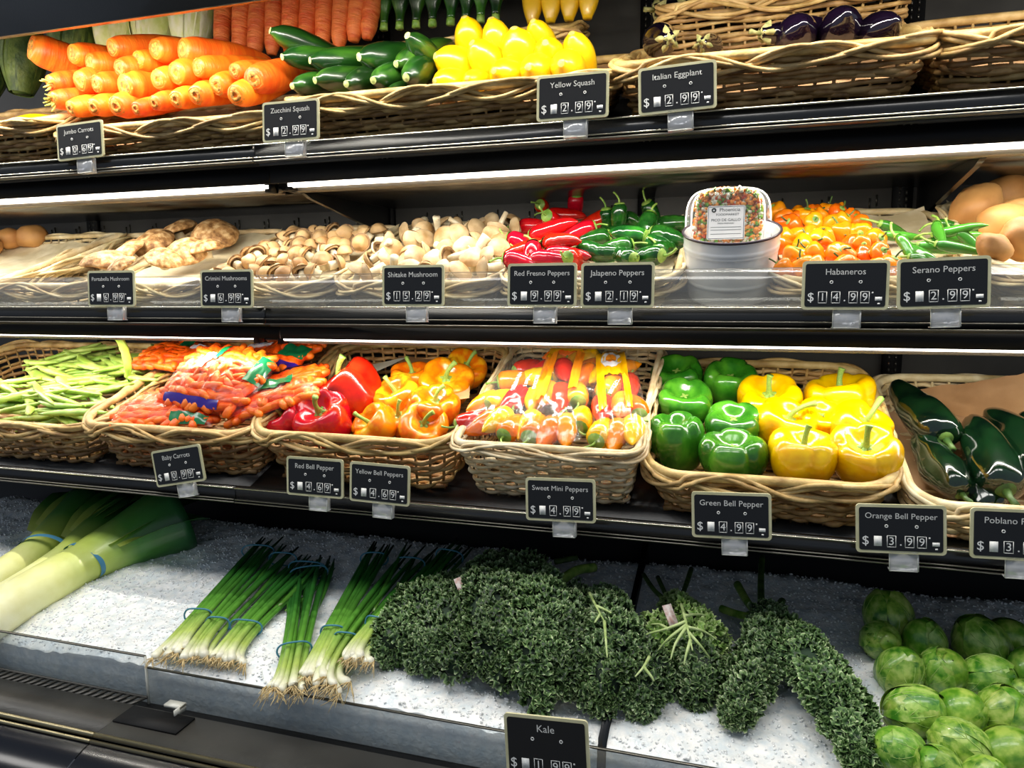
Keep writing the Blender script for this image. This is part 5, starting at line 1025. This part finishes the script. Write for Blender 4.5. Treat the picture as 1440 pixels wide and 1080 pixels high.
kale('kale bunch at the right, split in two hanging arms', [([(1078, 862, .04), (1080, 900, .05), (1055, 955, .035), (1036, 1002, .02)], [24, 36, 30, 22]), ([(1095, 880, .04), (1125, 915, .05), (1165, 965, .045), (1195, 1020, .03), (1210, 1062, .02)], [26, 42, 42, 36, 22]), ([(1060, 930, .04), (1048, 985, .02)], [24, 18])],
     [([(1072, 782, .025), (1070, 820, .03), (1071, 858, .045)], .0052, .006, 'stem', mStemD), ([(1037, 822, .02), (1050, 845, .03), (1064, 862, .04)], .007, .006, 'stem', mStem), ([(1014, 856, .02), (1034, 863, .025), (1056, 868, .035)], .0065, .006, 'stem', mStem), ([(1100, 845, .02), (1088, 862, .03)], .006, .006, 'stem', mStemD)], (), ())
# brussels sprouts
mSpr = mat('sprout_green', '#4f8a1c', '#a6c454', '#7aa834', rough=.32, scale=2, bump=.1, bscale=6, coat=.3, rnd=.14, hue=.012)
mSprL = mat('sprout_leaf', '#417c1c', '#b3cc68', '#86b03e', rough=.34, scale=2.2, bump=.1, bscale=7, coat=.3, rnd=.16, hue=.015)
mSprV = mat('sprout_vein', '#a3c065', rough=.4)
def sprout(seed):
    rr = random.Random(seed); th = np.linspace(.03, pi-.03, 18)[:, None]; ph = (np.arange(28)*2*pi/28)[None]; G = np.stack([np.sin(th)*np.cos(ph), np.sin(th)*np.sin(ph), 1.12*np.cos(th)+0*ph], -1)*1.0
    core = MB().surf(G, wrap=True); parts = []
    for q in range(5):
        ax = rr.uniform(0, 6.28)+q*1.3; R = Matrix.Rotation(ax, 3, 'Z')@Matrix.Rotation(rr.uniform(-.25, .25), 3, 'X'); a = np.array(R); wd = rr.uniform(.85, 1.15); top = rr.uniform(.25, .7); G = []
        for i in range(14):
            t = i/13; th_ = pi-.15-(pi-.15-top)*t; row = []
            for j in range(13):
                u = j/12*2-1; r = 1.025+.012*q+.05*max(0, abs(u)-.85)/.15*.6+.035*(t > .93)+.012*abs(sin(u*6)); f_ = u*wd*(.35+.75*sin(min(1, t*1.1)*pi*.5))*(1-.25*max(0, t-.7)/.3); v = np.array((sin(th_+.06*u*u)*cos(f_), sin(th_)*sin(f_), 1.12*cos(th_+.12*u*u)))*r; row.append(a@v)
            G.append(row)
        G = np.array(G); parts.append(('leaf', MB().surf(G), mSprL)); vn = MB(); vn.tube(G[1:13, 6]*1.004, np.linspace(.030, .010, 12), 5)
        for a0, j0, j1 in ((4, 2, 9), (4, 10, 3), (7, 2, 12), (7, 10, 12)):
            jj = np.linspace(6, j0, 6).round().astype(int); ii = np.linspace(a0, min(a0+4, 13), 6).round().astype(int); vn.tube(G[ii, jj]*1.006, np.linspace(.014, .006, 6), 4)
        parts.append(('vein', vn, mSprV))
    st = MB().tube([(0, 0, -1.05), (0, 0, -1.22)], (.30, .26), 12); parts.append(('cut_stem', st, mat('sprout_stem', '#c9cf9a', rough=.6)))
    return T('brussels_sprout', 'sprout', core, mSpr, parts)
SP = [sprout(i) for i in range(4)]
sp = {'back': [(1250, 868, 33), (1421, 900, 28)], 'second': [(1239, 901, 27), (1299, 903, 29), (1379, 907, 36), (1448, 942, 30)], 'third': [(1265, 943, 31), (1327, 944, 32), (1390, 954, 32), (1446, 985, 26)], 'fourth': [(1287, 1001, 36), (1347, 1002, 33), (1410, 1005, 36)], 'front': [(1264, 1054, 32), (1350, 1048, 35), (1418, 1058, 36), (1320, 1082, 32), (1385, 1100, 34)]}
k = 0
for rn, L_ in sp.items():
    for i, (x, y, r) in enumerate(L_):
        P = ice_pt(x, y, .03); s = r/FPX*depth(P); k += 1; inst(SP[k % 4], orient(P, (random.uniform(-.9, .9), random.uniform(-.6, .5), random.uniform(.2, 1)), random.uniform(0, 6), (s*.95, s*.95, s)), f'round green brussels sprout on the ice, {ORD[i]} from the left in the {rn} row', 'brussels sprouts on the ice')
